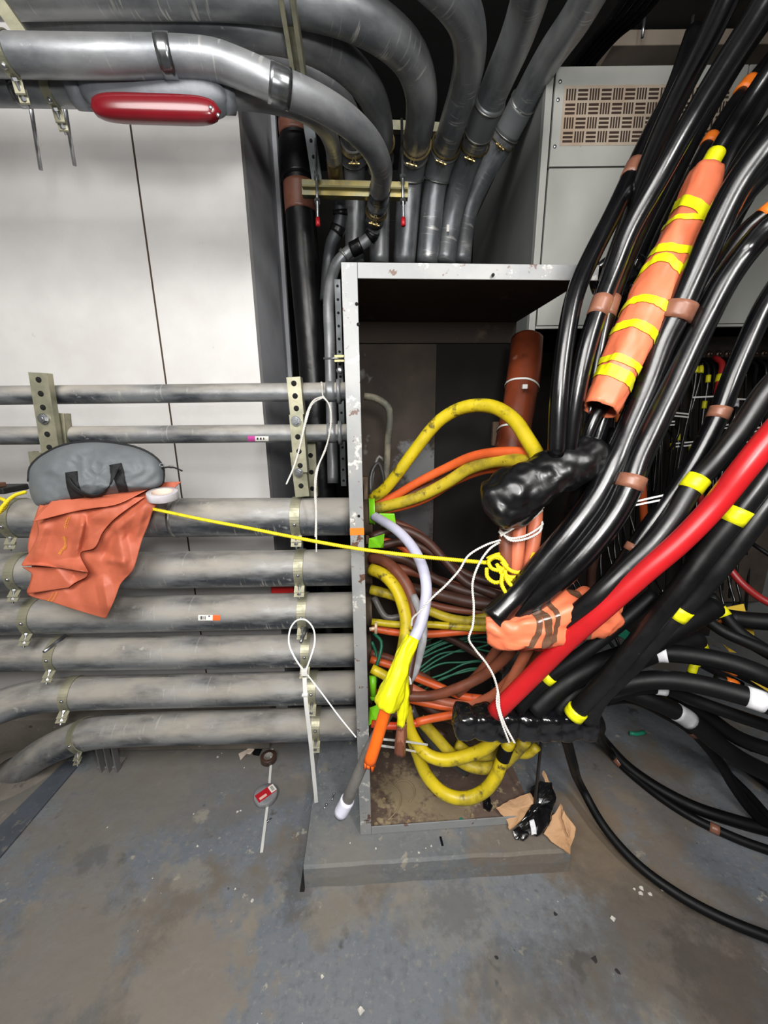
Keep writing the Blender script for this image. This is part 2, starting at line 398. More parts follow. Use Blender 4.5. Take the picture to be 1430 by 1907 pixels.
# rounded slab with a worn irregular edge
def padp(x, y, z):
    w = .004*noise.noise(Vector((x*9, y*9, z*9)))
    return pf(x+(w if 0 < x < PW else w*.6), y+w, z)
rows = [(0, 0.0, 0), (0, .0, .05), (0, .001, .09), (0, .008, PH)]
for (dx, dy, z) in rows:
    for i in range(NX+1): m.v.append(padp(PW*i/NX, dy+.0, z))
for j in range(1, NY+1):
    for i in range(NX+1): m.v.append(padp(PW*i/NX, .008+(PD-.008)*j/NY, PH))
n = NX+1
for j in range(len(rows)-1+NY):
    for i in range(NX):
        a = j*n+i; m.f.append((a, a+1, a+n+1, a+n))
for sx, fl in ((0, 0), (PW, 1)):
    s = len(m.v)
    for j in range(NY+1):
        y = .008+(PD-.008)*j/NY
        m.v.append(padp(sx, y, 0)); m.v.append(padp(sx, y, PH))
    for j in range(NY):
        a = s+2*j; q = (a, a+1, a+3, a+2); m.f.append(q if fl == 0 else q[::-1])
m.done('concrete_pad', pad_paint, smooth=False, label='low grey painted concrete pad raised off the floor under the open enclosure', cat='concrete pad')

m = MB(); a, b = pf(-.016, -.01, .001), pf(-.001, -.01, .001); c, d = pf(-.001, .8, .001), pf(-.016, .8, .001); h = Vector((0, 0, .006))
m.hexa([a, b, c, d, a+h, b+h, c+h, d+h]); m.done('trim_5', M('edge_strip_black', '#151413', rough=.95), kind='structure', smooth=False)  # thin black strip on the floor along the pad's left edge
# ---------------------------------------------------------------- open enclosure
cf = fr_at(FL(671, 1556, .1)+Vector((0, 0, .0)))
EW, ED, EH, T = .70, .63, 1.885, .004
er = root('electrical_enclosure', cf(EW/2, ED/2, .102), 'tall open pale grey steel electrical enclosure standing on the concrete pad', 'electrical cabinet')
z0 = .102-.1
def ez(z): return z+z0
def epart(name, mat, boxes, **k):
    m = MB()
    for b in boxes: m.box(b[0], b[1], b[2], b[3], ez(b[4]), ez(b[5]), fr=cf)
    return m.done(name, mat, er, smooth=False, **k)
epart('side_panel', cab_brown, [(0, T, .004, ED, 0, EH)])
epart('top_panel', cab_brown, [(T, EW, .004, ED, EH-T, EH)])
epart('bottom_panel', cab_floor, [(T, EW-.03, .004, ED, 0, T)])
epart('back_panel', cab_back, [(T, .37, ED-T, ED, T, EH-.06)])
epart('back_panel', M('cabinet_void', '#15110e', '#0d0b09', scale=4, rough=.9), [(.372, EW, ED-T-.002, ED-.002, T, EH-.06)], label='black sheet standing for the dark void right of the brown back panel')  # black sheet put in for the dark void beyond the brown panel
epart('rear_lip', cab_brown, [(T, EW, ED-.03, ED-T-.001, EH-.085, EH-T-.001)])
epart('front_flange', cab_edge, [(0, .041, 0, .004, 0, EH-.0), (.0415, EW-.02, 0, .004, EH-.037, EH), ], bevel=.0012)
epart('bottom_flange', cab_grey, [(.0415, EW-.09, 0, .004, 0, .034)], bevel=.0012)
epart('flange_return', cab_grey, [(.038, .041, .005, .022, .034, EH-.038)])
epart('corner_post', M('dark_post', '#2b2623', rough=.7), [(EW-.035, EW-.028, .02, .03, T, .42)])
epart('marker_tape', M('orange_tape', '#f07a22', '#e8701c', scale=20, rough=.45), [(-.0006, .0416, -.0012, -.0002, 1.16, 1.182)])
# screw holes
for (px, py) in ((664, 566), (667, 604), (668, 961), (918, 512)):
    p = PY(px, py, cf(.02, 0, 0).y if px < 800 else cf(.27, 0, 0).y)
    m = MB(); m.cyl(p+Vector((0, .0012, 0)), p-Vector((0, .0012, 0)), .0042, 12); m.done('screw_hole', hole, er)
# bracket on the inner left side and knock-out bushings collars
m = MB()
m.box(.006, .05, .33, .36, ez(1.255), ez(1.285), fr=cf); m.box(.006, .012, .33, .36, ez(.98), ez(1.285), fr=cf)
m.box(.045, .062, .33, .36, ez(1.19), ez(1.285), fr=cf); m.box(.05, .068, .33, .36, ez(1.02), ez(1.19), fr=cf)
m.done('mounting_bracket', M('bracket_brown', '#7a6450', '#5c4a3b', scale=8, rough=.75), er, smooth=False, bevel=.002)

# ---------------------------------------------------------------- switchgear behind, with a louvred vent
GY = 1.86
gx0 = PY(1000, 400, GY).x; gxs = gx0+.03
gt = PY(1018, 122, GY).z; gb = PY(1300, 606, GY).z; gx1 = gx0+1.75
gr = root('switchgear_cabinet', ((gx0+gx1)/2, GY+.6, 0), 'large pale grey switchgear cabinet with a slotted vent behind the black cables', 'switchgear')
def gbox(name, mat, bx, **k):
    m = MB()
    for b in bx: m.box(*b)
    return m.done(name, mat, gr, smooth=False, **k)
gbox('side_panel', gear_side, [(gx0, gx0+.004, GY+.03, 3.1, 0, gt)])
gbox('side_panel', gear_side, [(gx1-.004, gx1, GY+.03, 3.1, 0, gt)])
gbox('top_panel', gear_grey, [(gx0, gx1, GY+.03, 3.1, gt, gt+.004)])
gbox('back_panel', M('gear_back', '#1c1814', '#2a231c', scale=3, rough=.9), [(gx0+.005, gx1, 2.55, 2.56, 0, gb)])
gbox('frame_post', gear_grey, [(gx0, gx0+.028, GY, GY+.028, gb-.06, gt+.004)], bevel=.002)
gbox('frame_post', gear_grey, [(gx1-.028, gx1, GY, GY+.028, 0, gt+.004)], bevel=.002)
gbox('frame_rail', gear_grey, [(gxs, gx1-.03, GY, GY+.02, gb-.006, gb+.004)])
gz = PY(1100, 312, GY).z
xr1 = gx0+.78
# vent panel with a basket-weave of slots
v0, v1 = PY(1044, 165, GY).z, PY(1044, 270, GY).z
sx0 = PY(1048, 220, GY).x
door2 = gbox('door', gear_grey, [(xr1+.006, gx1-.03, GY-.004, GY+.012, gb+.006, gt-.006)], bevel=.002)
gbox('door', gear_grey, [(gxs+.004, xr1, GY-.004, GY+.012, gb+.006, gz-.003)], bevel=.002)
vp = gbox('vent_panel', gear_grey, [(gxs+.004, xr1, GY-.004, GY+.012, gz+.003, gt-.006)], bevel=.002)
rust = M('vent_rust', '#a79b8b', '#a08c78', scale=9, rough=.6)
m = MB()
cell = (v0-v1)/4
ncol = int((xr1-.03-sx0)/cell)
m.box(sx0-.006, sx0+ncol*cell+.004, GY-.0052, GY-.0042, v1-.006, v0+.006); vb = m.done('vent_face', rust, gr, smooth=False)
m = MB()
def slot(x0, x1, z0_, z1_):
    m.box(x0, x1, GY-.0062, GY-.0054, z0_, z1_)
for r_ in range(4):
    for c_ in range(ncol):
        ox = sx0+c_*cell; oz = v0-(r_+1)*cell
        for k in range(4 if (r_+c_) % 2 == 0 else 3):
            g = cell*.1
            if (r_+c_) % 2 == 0:
                w = (cell-g)/4; slot(ox+g/2+k*w+w*.12, ox+g/2+k*w+w*.72, oz+g, oz+cell-g)
            else:
                w = (cell-g)/3; slot(ox+g*.8, ox+cell-g*.8, oz+g/2+k*w+w*.18, oz+g/2+k*w+w*.74)
m.done('vent_slots', M('slot_dark', '#33231b', rough=.9), vb, smooth=False)
for (px, py) in ((1043, 152), (1033, 273), (1039, 186)):
    p = PY(px, py, GY-.004); m = MB(); m.sphere(p, .0075, 8, (1, .6, 1)); m.done('screw', steel, gr)
p = PY(1352, 468, GY-.004); m = MB(); m.sphere(p, .024, 10, (1, .5, 1)); m.cyl(p+Vector((0, -.005, 0)), p+Vector((0, -.03, 0)), .014, 14)
m.done('door_knob', M('knob', '#8a8174', '#6b6257', scale=20, rough=.35, metal=.6), gr)
p = PY(1345, 515, GY-.004); m = MB(); m.bar(p+Vector((0, -.004, .03)), p+Vector((0, -.004, -.07)), .012, .006, up=(0, 1, 0)); m.done('door_latch', gear_grey, gr)
# overhead: beige beam, dark ducts
m = MB(); a, b = PY(1132, 74, 2.3), PY(1350, 100, 2.3); m.box(a.x, b.x+.5, 2.25, 2.4, b.z, a.z)
m.done('steel_beam', M('beam_beige', '#8d8174', '#7d7266', scale=4, rough=.8), smooth=False, bevel=.004, label='beige painted beam hung overhead behind the cables', cat='beam')
a, b = PY(1155, 108, 2.5), PY(1400, 135, 2.5)
m = MB(); m.box(a.x-.1, b.x+.6, 2.45, 2.9, b.z, a.z); m.done('duct', M('duct_brown', '#574c43', '#463d36', scale=4, rough=.8), smooth=False, label='dull brown duct just under the beige beam overhead', cat='duct')
for i, (x, y) in enumerate(((1196, 30), (1281, 60))):
    a = PY(x, y+40, 2.2); m = MB(); m.cyl(a, (a.x, a.y, 3.34), .006, 8)
    m.done('hanger_rod', steel, label=['thin hanger rod above the left part of the beige beam', 'thin hanger rod above the right part of the beige beam'][i], cat='hanger rod')
# ---------------------------------------------------------------- conduits at the left, running into the enclosure
PYR = 1.40
def Q(pts, Y):
    return [PY(p[0], p[1], p[2] if len(p) > 2 else Y) for p in pts]
ring_m = M('weld_ring', '#a9a9a4', '#7c7d7c', scale=20, rough=.4, metal=.8)
def ring(path, px, py, r, w, mat, parent, name='coupling_edge', ex=.002):
    bp = band_pts(path, px, py, w); v, f = tube_geo(bp, r+ex, 28); return link(name, v, f, mat, parent)
def conduit(label, pts, r, mat=None, group=None, name='conduit', rings=(), n=28, r2=None, step=.03):
    P, _ = spline(extend(pts, r), step)
    rr = [r if r2 is None else r+(r2-r)*i/(len(P)-1) for i in range(len(P))]
    v, f = tube_geo(P, rr, n)
    o = link(name, v, f, mat or galv, label=label, cat='conduit', group=group)
    add_uv(o, P, n, r)
    for q in rings:
        ring(P, q[0], q[1], r, q[2], q[3] if len(q) > 3 else ring_m, o, q[4] if len(q) > 4 else 'coupling_edge', q[5] if len(q) > 5 else .002)
    o_path[o.name] = P
    return o
XR = cf(-.004, .29, 0).x
def run(yl, yr, xl=-60):       # straight horizontal run; yl at px 0, yr at px 640
    return [PY(xl, yl, PYR-.05)] + [PY(300, yl+(yr-yl)*300/640, PYR-.025)] + [Vector((XR, PYR, PY(655, yr, PYR).z))]
bigs = []
bigs.append(conduit('fat galvanised conduit, topmost of the wide ones, with the grey bag on it', run(966, 962), .0715, rings=[(332, 964, .012)]))
bigs.append(conduit('fat galvanised conduit just below the one carrying the grey bag', run(1066, 1056), .070))
bigs.append(conduit('fat dusty conduit with a white and orange barcode sticker', run(1149, 1135), .0695))
bigs.append(conduit('dusty straight conduit between the barcode-sticker pipe and the bending pipes', run(1219, 1210), .0655))
D5 = PYR-.05
bigs.append(conduit('dusty conduit bending gently down at the left edge, second from the floor',
    [PY(-110, 1372, 1.20), PY(-60, 1342, 1.24), PY(0, 1316, 1.29), PY(60, 1299, 1.33), PY(150, 1291, PYR-.04), PY(300, 1287, PYR-.025), Vector((XR, PYR, PY(655, 1279, PYR).z))], .0655))
bigs.append(conduit('lowest dusty conduit, curving down into the concrete floor',
    [FL(18, 1452, -.05), FL(30, 1440, .01), PY(70, 1408, 1.44), PY(120, 1383, 1.40), PY(176, 1364, PYR-.03), PY(260, 1358, PYR-.025), PY(400, 1354, PYR-.02), Vector((XR, PYR, PY(655, 1346, PYR).z))], .0655))
thinA = conduit('thin galvanised conduit, highest of the horizontal pipes before the white wall', run(737, 729), .031)
thinB = conduit('thin galvanised conduit with a small pink and white sticker', run(812, 806), .031)
# locknuts where the two thin pipes reach the enclosure
for o, yy in ((thinA, 730), (thinB, 807)):
    for (px, w, e) in ((636, .012, .011), (646, .012, .006), (622, .03, .004)):
        ring(o_path[o.name], px, yy, .031, w, galv_top, o, 'locknut', e)
# concrete mound where the lowest pipe enters the floor
c = FL(30, 1436, 0); v = []; f = []
na, nr = 40, 8
for i in range(nr+1):
    t = i/nr; R_ = .16-.1*t
    for j in range(na):
        a = 2*math.pi*j/na; w = 1+.12*noise.noise(Vector((math.cos(a)*1.5, math.sin(a)*1.5, 3)))
        v.append(c+Vector((math.cos(a)*R_*w*1.25, math.sin(a)*R_*w, .03*math.sin(t*math.pi/2)**.7+.004)))
for i in range(nr):
    for j in range(na): k = (j+1) % na; f.append((i*na+j, i*na+k, (i+1)*na+k, (i+1)*na+j))
link('grout_mound', v, f, bare_concrete, label='rough ring of grout where the lowest conduit enters the floor', cat='grout')
# stickers
def sticker_on(path, px, py, r, length, arc0, arc1, name, mats, parent, segs):
    bp = band_pts(path, px, py, length); out = []
    for s in range(segs):
        pass
def pipe_sticker(o, px0, px1, pyc, hpx, r, mat, name, label=None, ex=.0012, printed=None):
    P = o_path[o.name]; v = []; f = []; na = 6; nl = 4
    for i in range(nl+1):
        for j in range(na+1):
            px = px0+(px1-px0)*i/nl; py = pyc-hpx/2+hpx*j/na
            # march along the ray until it meets the pipe skin
            ry = ray(px, py); D = .6; hit = None
            best = None
            for st in range(900):
                q = CAMLOC+ry*D
                dd = min((q-(a+(b-a)*max(0, min(1, (q-a).dot(b-a)/(b-a).length_squared)))).length for a, b in zip(P[:-1], P[1:]))
                if dd <= r+ex: hit = q; break
                D += max(.0006, (dd-r-ex)*.8)
            v.append(hit if hit else q)
    for i in range(nl):
        for j in range(na): a = i*(na+1)+j; f.append((a, a+1, a+na+2, a+na+1))
    return link(name, v, f, mat, o, label=label)
st_white = M('sticker_white', '#e9e6df', rough=.5); st_or = M('sticker_orange', '#f0682e', rough=.5); st_blk = M('sticker_black', '#222222', rough=.6)
s_ = pipe_sticker(bigs[2], 369, 396, 1150.5, 10, .0695, st_white, 'barcode_sticker', ex=.0012)
pipe_sticker(bigs[2], 396, 410, 1150.5, 10, .0695, st_or, 'barcode_sticker', ex=.0012, label='orange end of the barcode sticker')
for k, (a, b) in enumerate(((372, 373), (374, 376), (377, 377.8), (379, 380.5), (382, 383))):
    pipe_sticker(bigs[2], a, b, 1150.5, 6.5, .0695, st_blk, 'barcode_line', ex=.0018)
pipe_sticker(bigs[2], 388, 391, 1147.5, 2.5, .0695, st_blk, 'printed_mark', ex=.0018)
pipe_sticker(thinB, 461, 475, 817, 10, .031, M('sticker_pink', '#c24a9a', rough=.5), 'pink_sticker', ex=.0012)
pipe_sticker(thinB, 475, 500, 817, 9, .031, st_white, 'white_sticker', ex=.0012)
for (a, b) in ((478, 481), (484, 487), (490, 492)): pipe_sticker(thinB, a, b, 817, 4, .031, st_blk, 'printed_mark', ex=.0018)

# ---------------------------------------------------------------- perforated struts and pipe clamps
def strut(name, label, top, bot, w, depth, nh, mat, group=None, hole_r=.009, rows=None, toward=None):
    """U channel with a row of holes, front face toward the camera"""
    top, bot = Vector(top), Vector(bot); d = (bot-top); L = d.length; d.normalize()
    fw = Vector((0, -1, 0)); fw = (fw-d*fw.dot(d)).normalized() if toward is None else (Vector(toward)-d*Vector(toward).dot(d)).normalized()
    sx = d.cross(fw).normalized(); t = .003
    m = MB(); c = (top+bot)/2
    m.obox(c-fw*(t/2), d*(L/2), sx*(w/2), fw*(t/2))
    for s in (-1, 1):
        m.obox(c+sx*s*(w/2-t/2)-fw*(depth/2), d*(L/2), sx*(t/2), fw*(depth/2-.001))
        m.obox(c+sx*s*(w/2-.006)-fw*(depth-.002), d*(L/2), sx*(.006), fw*(.0018))
    o = m.done(name, mat, smooth=False, label=label, cat='strut channel', group=group)
    for k in range(nh):
        p = top+d*(L*(k+.5)/nh); m = MB(); m.cyl(p+fw*.0016, p-fw*.001, hole_r, 14)
        m.done('bolt_hole', hole, o)
    return o, d, fw, sx
def bolt(p, fw, r, parent, mat=None, name='bolt'):
    m = MB(); p = Vector(p)
    m.cyl(p, p+fw*.004, r*1.35, 16); m.cyl(p+fw*.004, p+fw*.012, r, 6); m.cyl(p+fw*.012, p+fw*.014, r*.55, 10)
    return m.done(name, mat or steel, parent, smooth=False)
SY = 1.335
s1, d1, f1, x1 = strut('strut_channel', 'perforated strut channel at far left, standing above the grey bag', PY(70, 694, 1.297), PY(94, 845, 1.297), .060, .022, 6, zinc)
bolt(PY(82, 780, 1.296), f1, .013, s1)
s1b, *_ = strut('strut_channel', 'wider strut channel piece partly hidden behind the far left perforated strut', PY(99, 768, SY-.008), PY(112, 900, SY-.008), .07, .03, 0, zinc)
s1c, *_ = strut('strut_channel', 'short strut channel foot showing at the left end of the grey bag', PY(64, 842, SY+.025), PY(78, 935, SY+.025), .045, .03, 2, zinc)
s2, d2, f2, x2 = strut('strut_channel', 'greenish perforated strut channel in front of the two thin pipes near the enclosure', PY(546, 702, SY), PY(553, 772, SY), .046, .04, 3, zinc)
s3, d3, f3, x3 = strut('strut_channel', 'perforated strut channel with two bolts, directly below the greenish strut top', PY(551, 772, SY-.004), PY(560, 880, SY-.004), .046, .04, 4, zinc)
bolt(PY(551, 784, SY-.006), f3, .0125, s3); bolt(PY(556, 880, SY-.012), f3, .0115, s3)
s4, *_ = strut('strut_channel', 'lower strut channel leaning behind the bolted strut, reaching the top wide conduit', PY(553, 842, SY+.018), PY(563, 925, SY+.018), .05, .03, 2, zinc)
s5, *_ = strut('strut_channel', 'dim strut channel standing behind the thin pipes, right of the bolted strut', PY(576, 800, SY+.11), PY(582, 925, SY+.11), .04, .03, 4, zinc)
def pipe_clamp(o, px, py, r, label, flange_ang, group=None, w=.034, mat=None, rod=None):
    """strap over the pipe with two bolted ears hanging below"""
    P = o_path[o.name]; bp = band_pts(P, px, py, w); mid = bp[len(bp)//2]; t = (bp[-1]-bp[0]).normalized()
    # camera side direction around the pipe
    v = (CAMLOC-mid); v = (v-t*v.dot(t)).normalized(); upv = t.cross(v).normalized()
    if upv.z < 0: upv = -upv
    m = MB(); na = 30; r2 = r+.004
    for i in range(na+1):
        a = -math.pi*.36+(math.pi*1.36)*i/na
        dr = v*math.cos(a)+upv*math.sin(a)
        for s in (-1, 1):
            m.v.append(mid+t*s*w/2+dr*r2); m.v.append(mid+t*s*w/2+dr*(r+.0008))
    for i in range(na):
        a = i*4
        m.f += [(a, a+2, a+6, a+4), (a+1, a+5, a+7, a+3), (a, a+4, a+5, a+1), (a+2, a+3, a+7, a+6)]
    c = m.done('pipe_clamp', mat or zinc, smooth=False, label=label, cat='pipe clamp', group=group)
    a = -math.pi*.36; dr = v*math.cos(a)+upv*math.sin(a); e = mid+dr*(r2+.011)
    for k in (0, 1):
        mm = MB(); off = upv*(-.016*k)
        mm.obox(e+off+dr*.002, t*(w*.55), dr*.012, upv*.0016); mm.done('ear', mat or zinc, c, smooth=False)
    mm = MB(); q = mid+dr*(r2+.013)+upv*.01; mm.cyl(q, q-upv*.045, .0042, 8); mm.cyl(q, q+upv*.006, .008, 6); mm.cyl(q-upv*.026, q-upv*.032, .008, 6)
    mm.done('clamp_bolt', steel, c, smooth=False)
    a = -math.pi*.12; dr = v*math.cos(a)+upv*math.sin(a)
    mm = MB(); mm.sphere(mid+dr*(r2+.001), .0065, 8); mm.done('rivet', steel, c)
    return c
R_ = [.0715, .070, .0695, .0655, .0655, .0655]
for i, (px, py, lb) in enumerate(((548, 962, 'right-hand clamp on the top wide conduit'), (554, 1057, 'right-hand clamp on the second wide conduit, below the yellow rope'), (561, 1135, 'right-hand clamp on the barcode-sticker conduit'), (573, 1211, 'clamp behind the loop of the big white cable tie'), (580, 1281, 'right-hand clamp on the second conduit from the floor'), (585, 1349, 'right-hand clamp on the lowest conduit'))):
    pipe_clamp(bigs[i], px, py, R_[i], lb, 0)
for i, (px, py, lb) in enumerate(((30, 966, 'clamp on the top wide conduit at far left, under the yellow rope'), (52, 1068, 'clamp on the second wide conduit, half hidden by the orange blanket'), (72, 1149, 'clamp on the barcode-sticker conduit below the orange blanket'), (118, 1217, 'left-hand clamp on the straight dusty conduit above the bending pipes'), (138, 1291, 'clamp where the second lowest conduit starts to bend'), (158, 1368, 'clamp where the lowest conduit starts to bend down'))):
    pipe_clamp(bigs[i], px, py, R_[i], lb, 0)
# studs that stick out between pipes
for (a, b, lb) in (((122, 1184, 1.30), (82, 1214, 1.2), 'bare stud poking out between conduits at lower left'), ((570, 1170, 1.31), (560, 1196, 1.22), 'bare stud poking out behind the cable tie loop')):
    m = MB(); m.cyl(PY(*a), PY(*b), .008, 10, .0055); m.done('threaded_stud', steel, label=lb, cat='stud')
# floor bracket under the lowest conduit
lr = root('support_leg', FL(212, 1430, 0), 'short galvanised channel leg standing on the floor under the lowest conduit', 'support leg')
for k, dx in enumerate((-14, 0, 15)):
    m = MB(); a = FL(206+dx, 1434, .002); m.bar(a, a+Vector((0, 0, .16)), .006, .03, up=(0, 1, 0)); m.done('channel_web', galv, lr, smooth=False)
m = MB(); a = FL(206, 1425, .002); m.obox(a+Vector((0, .01, .003)), (.05, 0, 0), (0, .03, 0), (0, 0, .003)); m.done('foot_plate', galv, lr, smooth=False)
# red box glimpsed between the pipes
m = MB(); a, b = PY(505, 1094, 1.46), PY(548, 1112, 1.46); m.box(a.x, b.x, 1.452, 1.52, b.z-.03, a.z+.01)
m.done('red_box', M('red_box', '#b0201f', rough=.4), smooth=False, bevel=.003, label='small bright red box glimpsed between conduits near the enclosure', cat='box')

# ---------------------------------------------------------------- overhead conduits
def top(label, pts, r, rings=(), mat=None, **k): return conduit(label, W3(pts), r, mat or galv_top, rings=rings, **k)
cp = M('coupling_steel', '#9a9c9e', '#6c6e70', scale=12, rough=.25, metal=.9)
T1 = top('front overhead conduit with two shiny couplings, sweeping right and down past the zinc strut',
    [(-80, 100, .90), (0, 103, .90), (200, 106, .91), (330, 107, .93), (400, 113, .94), (455, 132, .955), (520, 160, .98), (590, 190, 1.03), (650, 228, 1.10), (692, 272, 1.2), (710, 315, 1.32), (708, 350, 1.45), (702, 385, 1.55), (697, 415, 1.62)], .0375,
    rings=[(312, 107, .034, cp, 'coupling', .003), (519, 160, .05, cp, 'coupling', .003), (706, 358, .05, cp, 'coupling', .003), (703, 385, .03, cp, 'coupling', .003)])
top('black elbow fitting at the lower end of the front overhead conduit', [(697, 418, 1.63), (692, 438, 1.66), (672, 456, 1.68), (648, 470, 1.70), (628, 490, 1.71), (617, 520, 1.71), (612, 560, 1.71), (614, 640, 1.72), (617, 760, 1.73), (620, 900, 1.75)], .0245,
    rings=[(690, 441, .03, iron, 'coupling', .006), (660, 462, .05, iron, 'coupling', .006), (640, 475, .012, ring_m, 'coupling_edge', .006)], mat=galv_top)
T1b = top('lower overhead conduit carrying the grey fitting with the red cover', [(-80, 172, .98), (0, 172, .98), (120, 174, .99), (300, 176, 1.0), (430, 178, 1.03), (500, 186, 1.07), (560, 203, 1.14), (602, 235, 1.25), (620, 275, 1.38), (624, 320, 1.5), (627, 345, 1.58)], .0285,
    rings=[(40, 172, .02, cp, 'coupling_edge', .001), (623, 312, .09, M('brass_pipe', '#a08c62', '#7d7358', scale=12, rough=.35, metal=.85), 'brass_sleeve', .001)])
top('thin dark riser under the red-covered run, ending in two offset elbows', [(627, 350, 1.6), (633, 385, 1.64), (634, 405, 1.66), (629, 428, 1.68), (618, 450, 1.7), (612, 480, 1.74), (606, 560, 1.76)], .0255,
    rings=[(634, 392, .02, iron, 'coupling', .006), (631, 425, .03, iron, 'coupling', .006)], mat=galv_dark)
K = {}
K[2] = top('overhead conduit just above the front one, bending down to a brass clamp', [(60, 12, 1.05), (70, 36, 1.05), (140, 42, 1.04), (300, 44, 1.04), (440, 50, 1.05), (530, 62, 1.08), (600, 90, 1.13), (655, 130, 1.20), (693, 180, 1.30), (708, 230, 1.42), (710, 275, 1.55), (708, 340, 1.70), (706, 490, 1.82)], .046)
K[3] = top('overhead conduit tucked behind and under its neighbour, leftmost of the brass-clamped bends', [(250, 90, 1.25), (420, 92, 1.25), (520, 108, 1.28), (590, 145, 1.34), (636, 195, 1.42), (655, 240, 1.5), (659, 290, 1.62), (661, 340, 1.70), (660, 490, 1.84)], .046)
K[4] = top('widest overhead conduit with many scratches, arching down left of centre', [(-80, -22, .96), (200, -24, .96), (450, -18, .97), (560, -4, .99), (650, 22, 1.03), (720, 62, 1.09), (765, 110, 1.17), (783, 165, 1.26), (783, 220, 1.38), (773, 275, 1.55), (764, 330, 1.68), (752, 490, 1.84)], .053)
K[5] = top('overhead conduit bend dropping straight from the top, centre of the row', [(790, -60, .98), (840, -10, 1.04), (868, 40, 1.12), (875, 100, 1.22), (864, 165, 1.34), (845, 225, 1.46), (828, 280, 1.6), (812, 335, 1.7), (795, 490, 1.84)], .051)
K[6] = top('overhead conduit angled down from the top, just right of the centre bend', [(1000, -60, .98), (985, 0, 1.08), (960, 75, 1.2), (928, 150, 1.34), (902, 215, 1.46), (880, 280, 1.6), (856, 345, 1.72), (838, 420, 1.82), (828, 490, 1.86)], .052)
K[7] = top('rightmost overhead conduit, slanting beside the grey switchgear side', [(1120, -50, 1.15), (1075, 30, 1.28), (1020, 110, 1.45), (975, 190, 1.62), (935, 265, 1.75), (895, 335, 1.86), (868, 400, 1.95), (857, 490, 2.0)], .053)
for i, (px, py, w) in enumerate(((657, 283, .10), (770, 300, .10), (818, 300, .11), (905, 215, .12), (958, 215, .11), (709, 300, .05))):
    kk = (3, 4, 5, 6, 7, 2)[i]; P = o_path[K[kk].name]
    ring(P, px, py, .0525 if kk > 3 else .046, w, galv_top, K[kk], 'coupling', .0045)
    for s in (-1, 1):
        j = min(range(len(P)), key=lambda a: (proj(P[a])[0]-px)**2+(proj(P[a])[1]-py)**2)
        d = (P[min(j+1, len(P)-1)]-P[j-1]).normalized(); e = P[j]+d*s*w*.5; q = proj(e)
        ring(P, q[0], q[1], .0525 if kk > 3 else .046, .007, ring_m, K[kk], 'coupling_edge', .0075)
def u_clamp(px, py, kk, r, label):
    P = o_path[K[kk].name] if isinstance(kk, int) else o_path[kk.name]
    j = min(range(len(P)), key=lambda a: (proj(P[a])[0]-px)**2+(proj(P[a])[1]-py)**2)
    bp = band_pts(P, px, py, .016); t = (bp[-1]-bp[0]).normalized(); mid = bp[len(bp)//2]
    v = CAMLOC-mid; v = (v-t*v.dot(t)).normalized(); s = t.cross(v)
    m = MB(); pts = []
    for i in range(25):
        a = math.pi*(-1.15+2.3*i/24)
        pts.append(mid+(v*math.cos(a)+s*math.sin(a))*(r+.004))
    for p, q in zip(pts[:-1], pts[1:]): m.bar(p, q, .007, .003, up=(t.x, t.y, t.z))
    c = m.done('pipe_clamp', brass, smooth=False, label=label, cat='pipe clamp')
    e = mid+v*(r+.004)
    for k in (-1, 1):
        mm = MB(); mm.obox(e+v*.012+s*k*.006, v*.016, s*.0015, t*.008); mm.done('ear', brass, c, smooth=False)
    mm = MB(); mm.cyl(e+v*.017-s*.022, e+v*.017+s*.022, .004, 8); mm.cyl(e+v*.017-s*.014, e+v*.017-s*.009, .008, 6); mm.cyl(e+v*.017+s*.009, e+v*.017+s*.014, .008, 6)
    mm.done('clamp_bolt', brass, c, smooth=False)
u_clamp(656, 268, 3, .05, 'brass clamp on the leftmost dark bend')
u_clamp(776, 268, 4, .055, 'brass clamp on the scratched widest conduit')
u_clamp(832, 268, 5, .055, 'brass clamp on the centre bend dropping from the top')
u_clamp(885, 272, 6, .055, 'brass clamp on the conduit right of the centre bend')
u_clamp(711, 262, 2, .047, 'brass clamp half hidden behind the front overhead conduit')
u_clamp(700, 396, T1, .0385, 'brass clamp at the lower end of the front overhead conduit')
u_clamp(934, 268, 7, .056, 'brass clamp on the rightmost overhead conduit')
# struts overhead
def channel(label, a, b, w, h, mat, toward=(0, -1, 0), nh=0, parts=True):
    return strut('strut_channel', label, a, b, w, h, nh, mat, toward=toward, hole_r=.006)[0]
hs = channel('short bright zinc strut channel hung below the overhead bends on two threaded rods', U(562, 348, 1.50), U(760, 353, 1.50), .052, .03, zinc_bright)
m = MB(); a, b = U(563, 348, 1.492), U(759, 353, 1.492); m.bar(a, b, .006, .02, up=(0, 1, 0)); m.done('slot_shade', M('zinc_shadow', '#6d6848', rough=.5, metal=.6), hs, smooth=False)  # solid darker bar; the shade inside the slot is put into its colour
for (t_, b_, lb) in (((587, 250, 1.49), (592, 418, 1.46), 'threaded rod with a red cap at the left end of the zinc strut'), ((748, 222, 1.49), (751, 418, 1.46), 'threaded rod with a red cap at the right end of the zinc strut')):
    m = MB(); A, B = U(*t_), U(*b_); m.cyl(A, B, .0055, 10); o = m.done('threaded_rod', steel, label=lb, cat='threaded rod')
    m = MB(); d = (B-A).normalized(); m.cyl(B-d*.025, B+d*.004, .0085, 12); m.done('end_cap', M('red_cap', '#c3202a', rough=.4), o, label='red end cap')
    for yy in (330, 375):
        q = U(t_[0]+(b_[0]-t_[0])*(yy-t_[1])/(b_[1]-t_[1]), yy, 1.47); m = MB(); m.cyl(q-d*.006, q+d*.006, .0115, 6); m.done('hex_nut', steel, o, smooth=False)
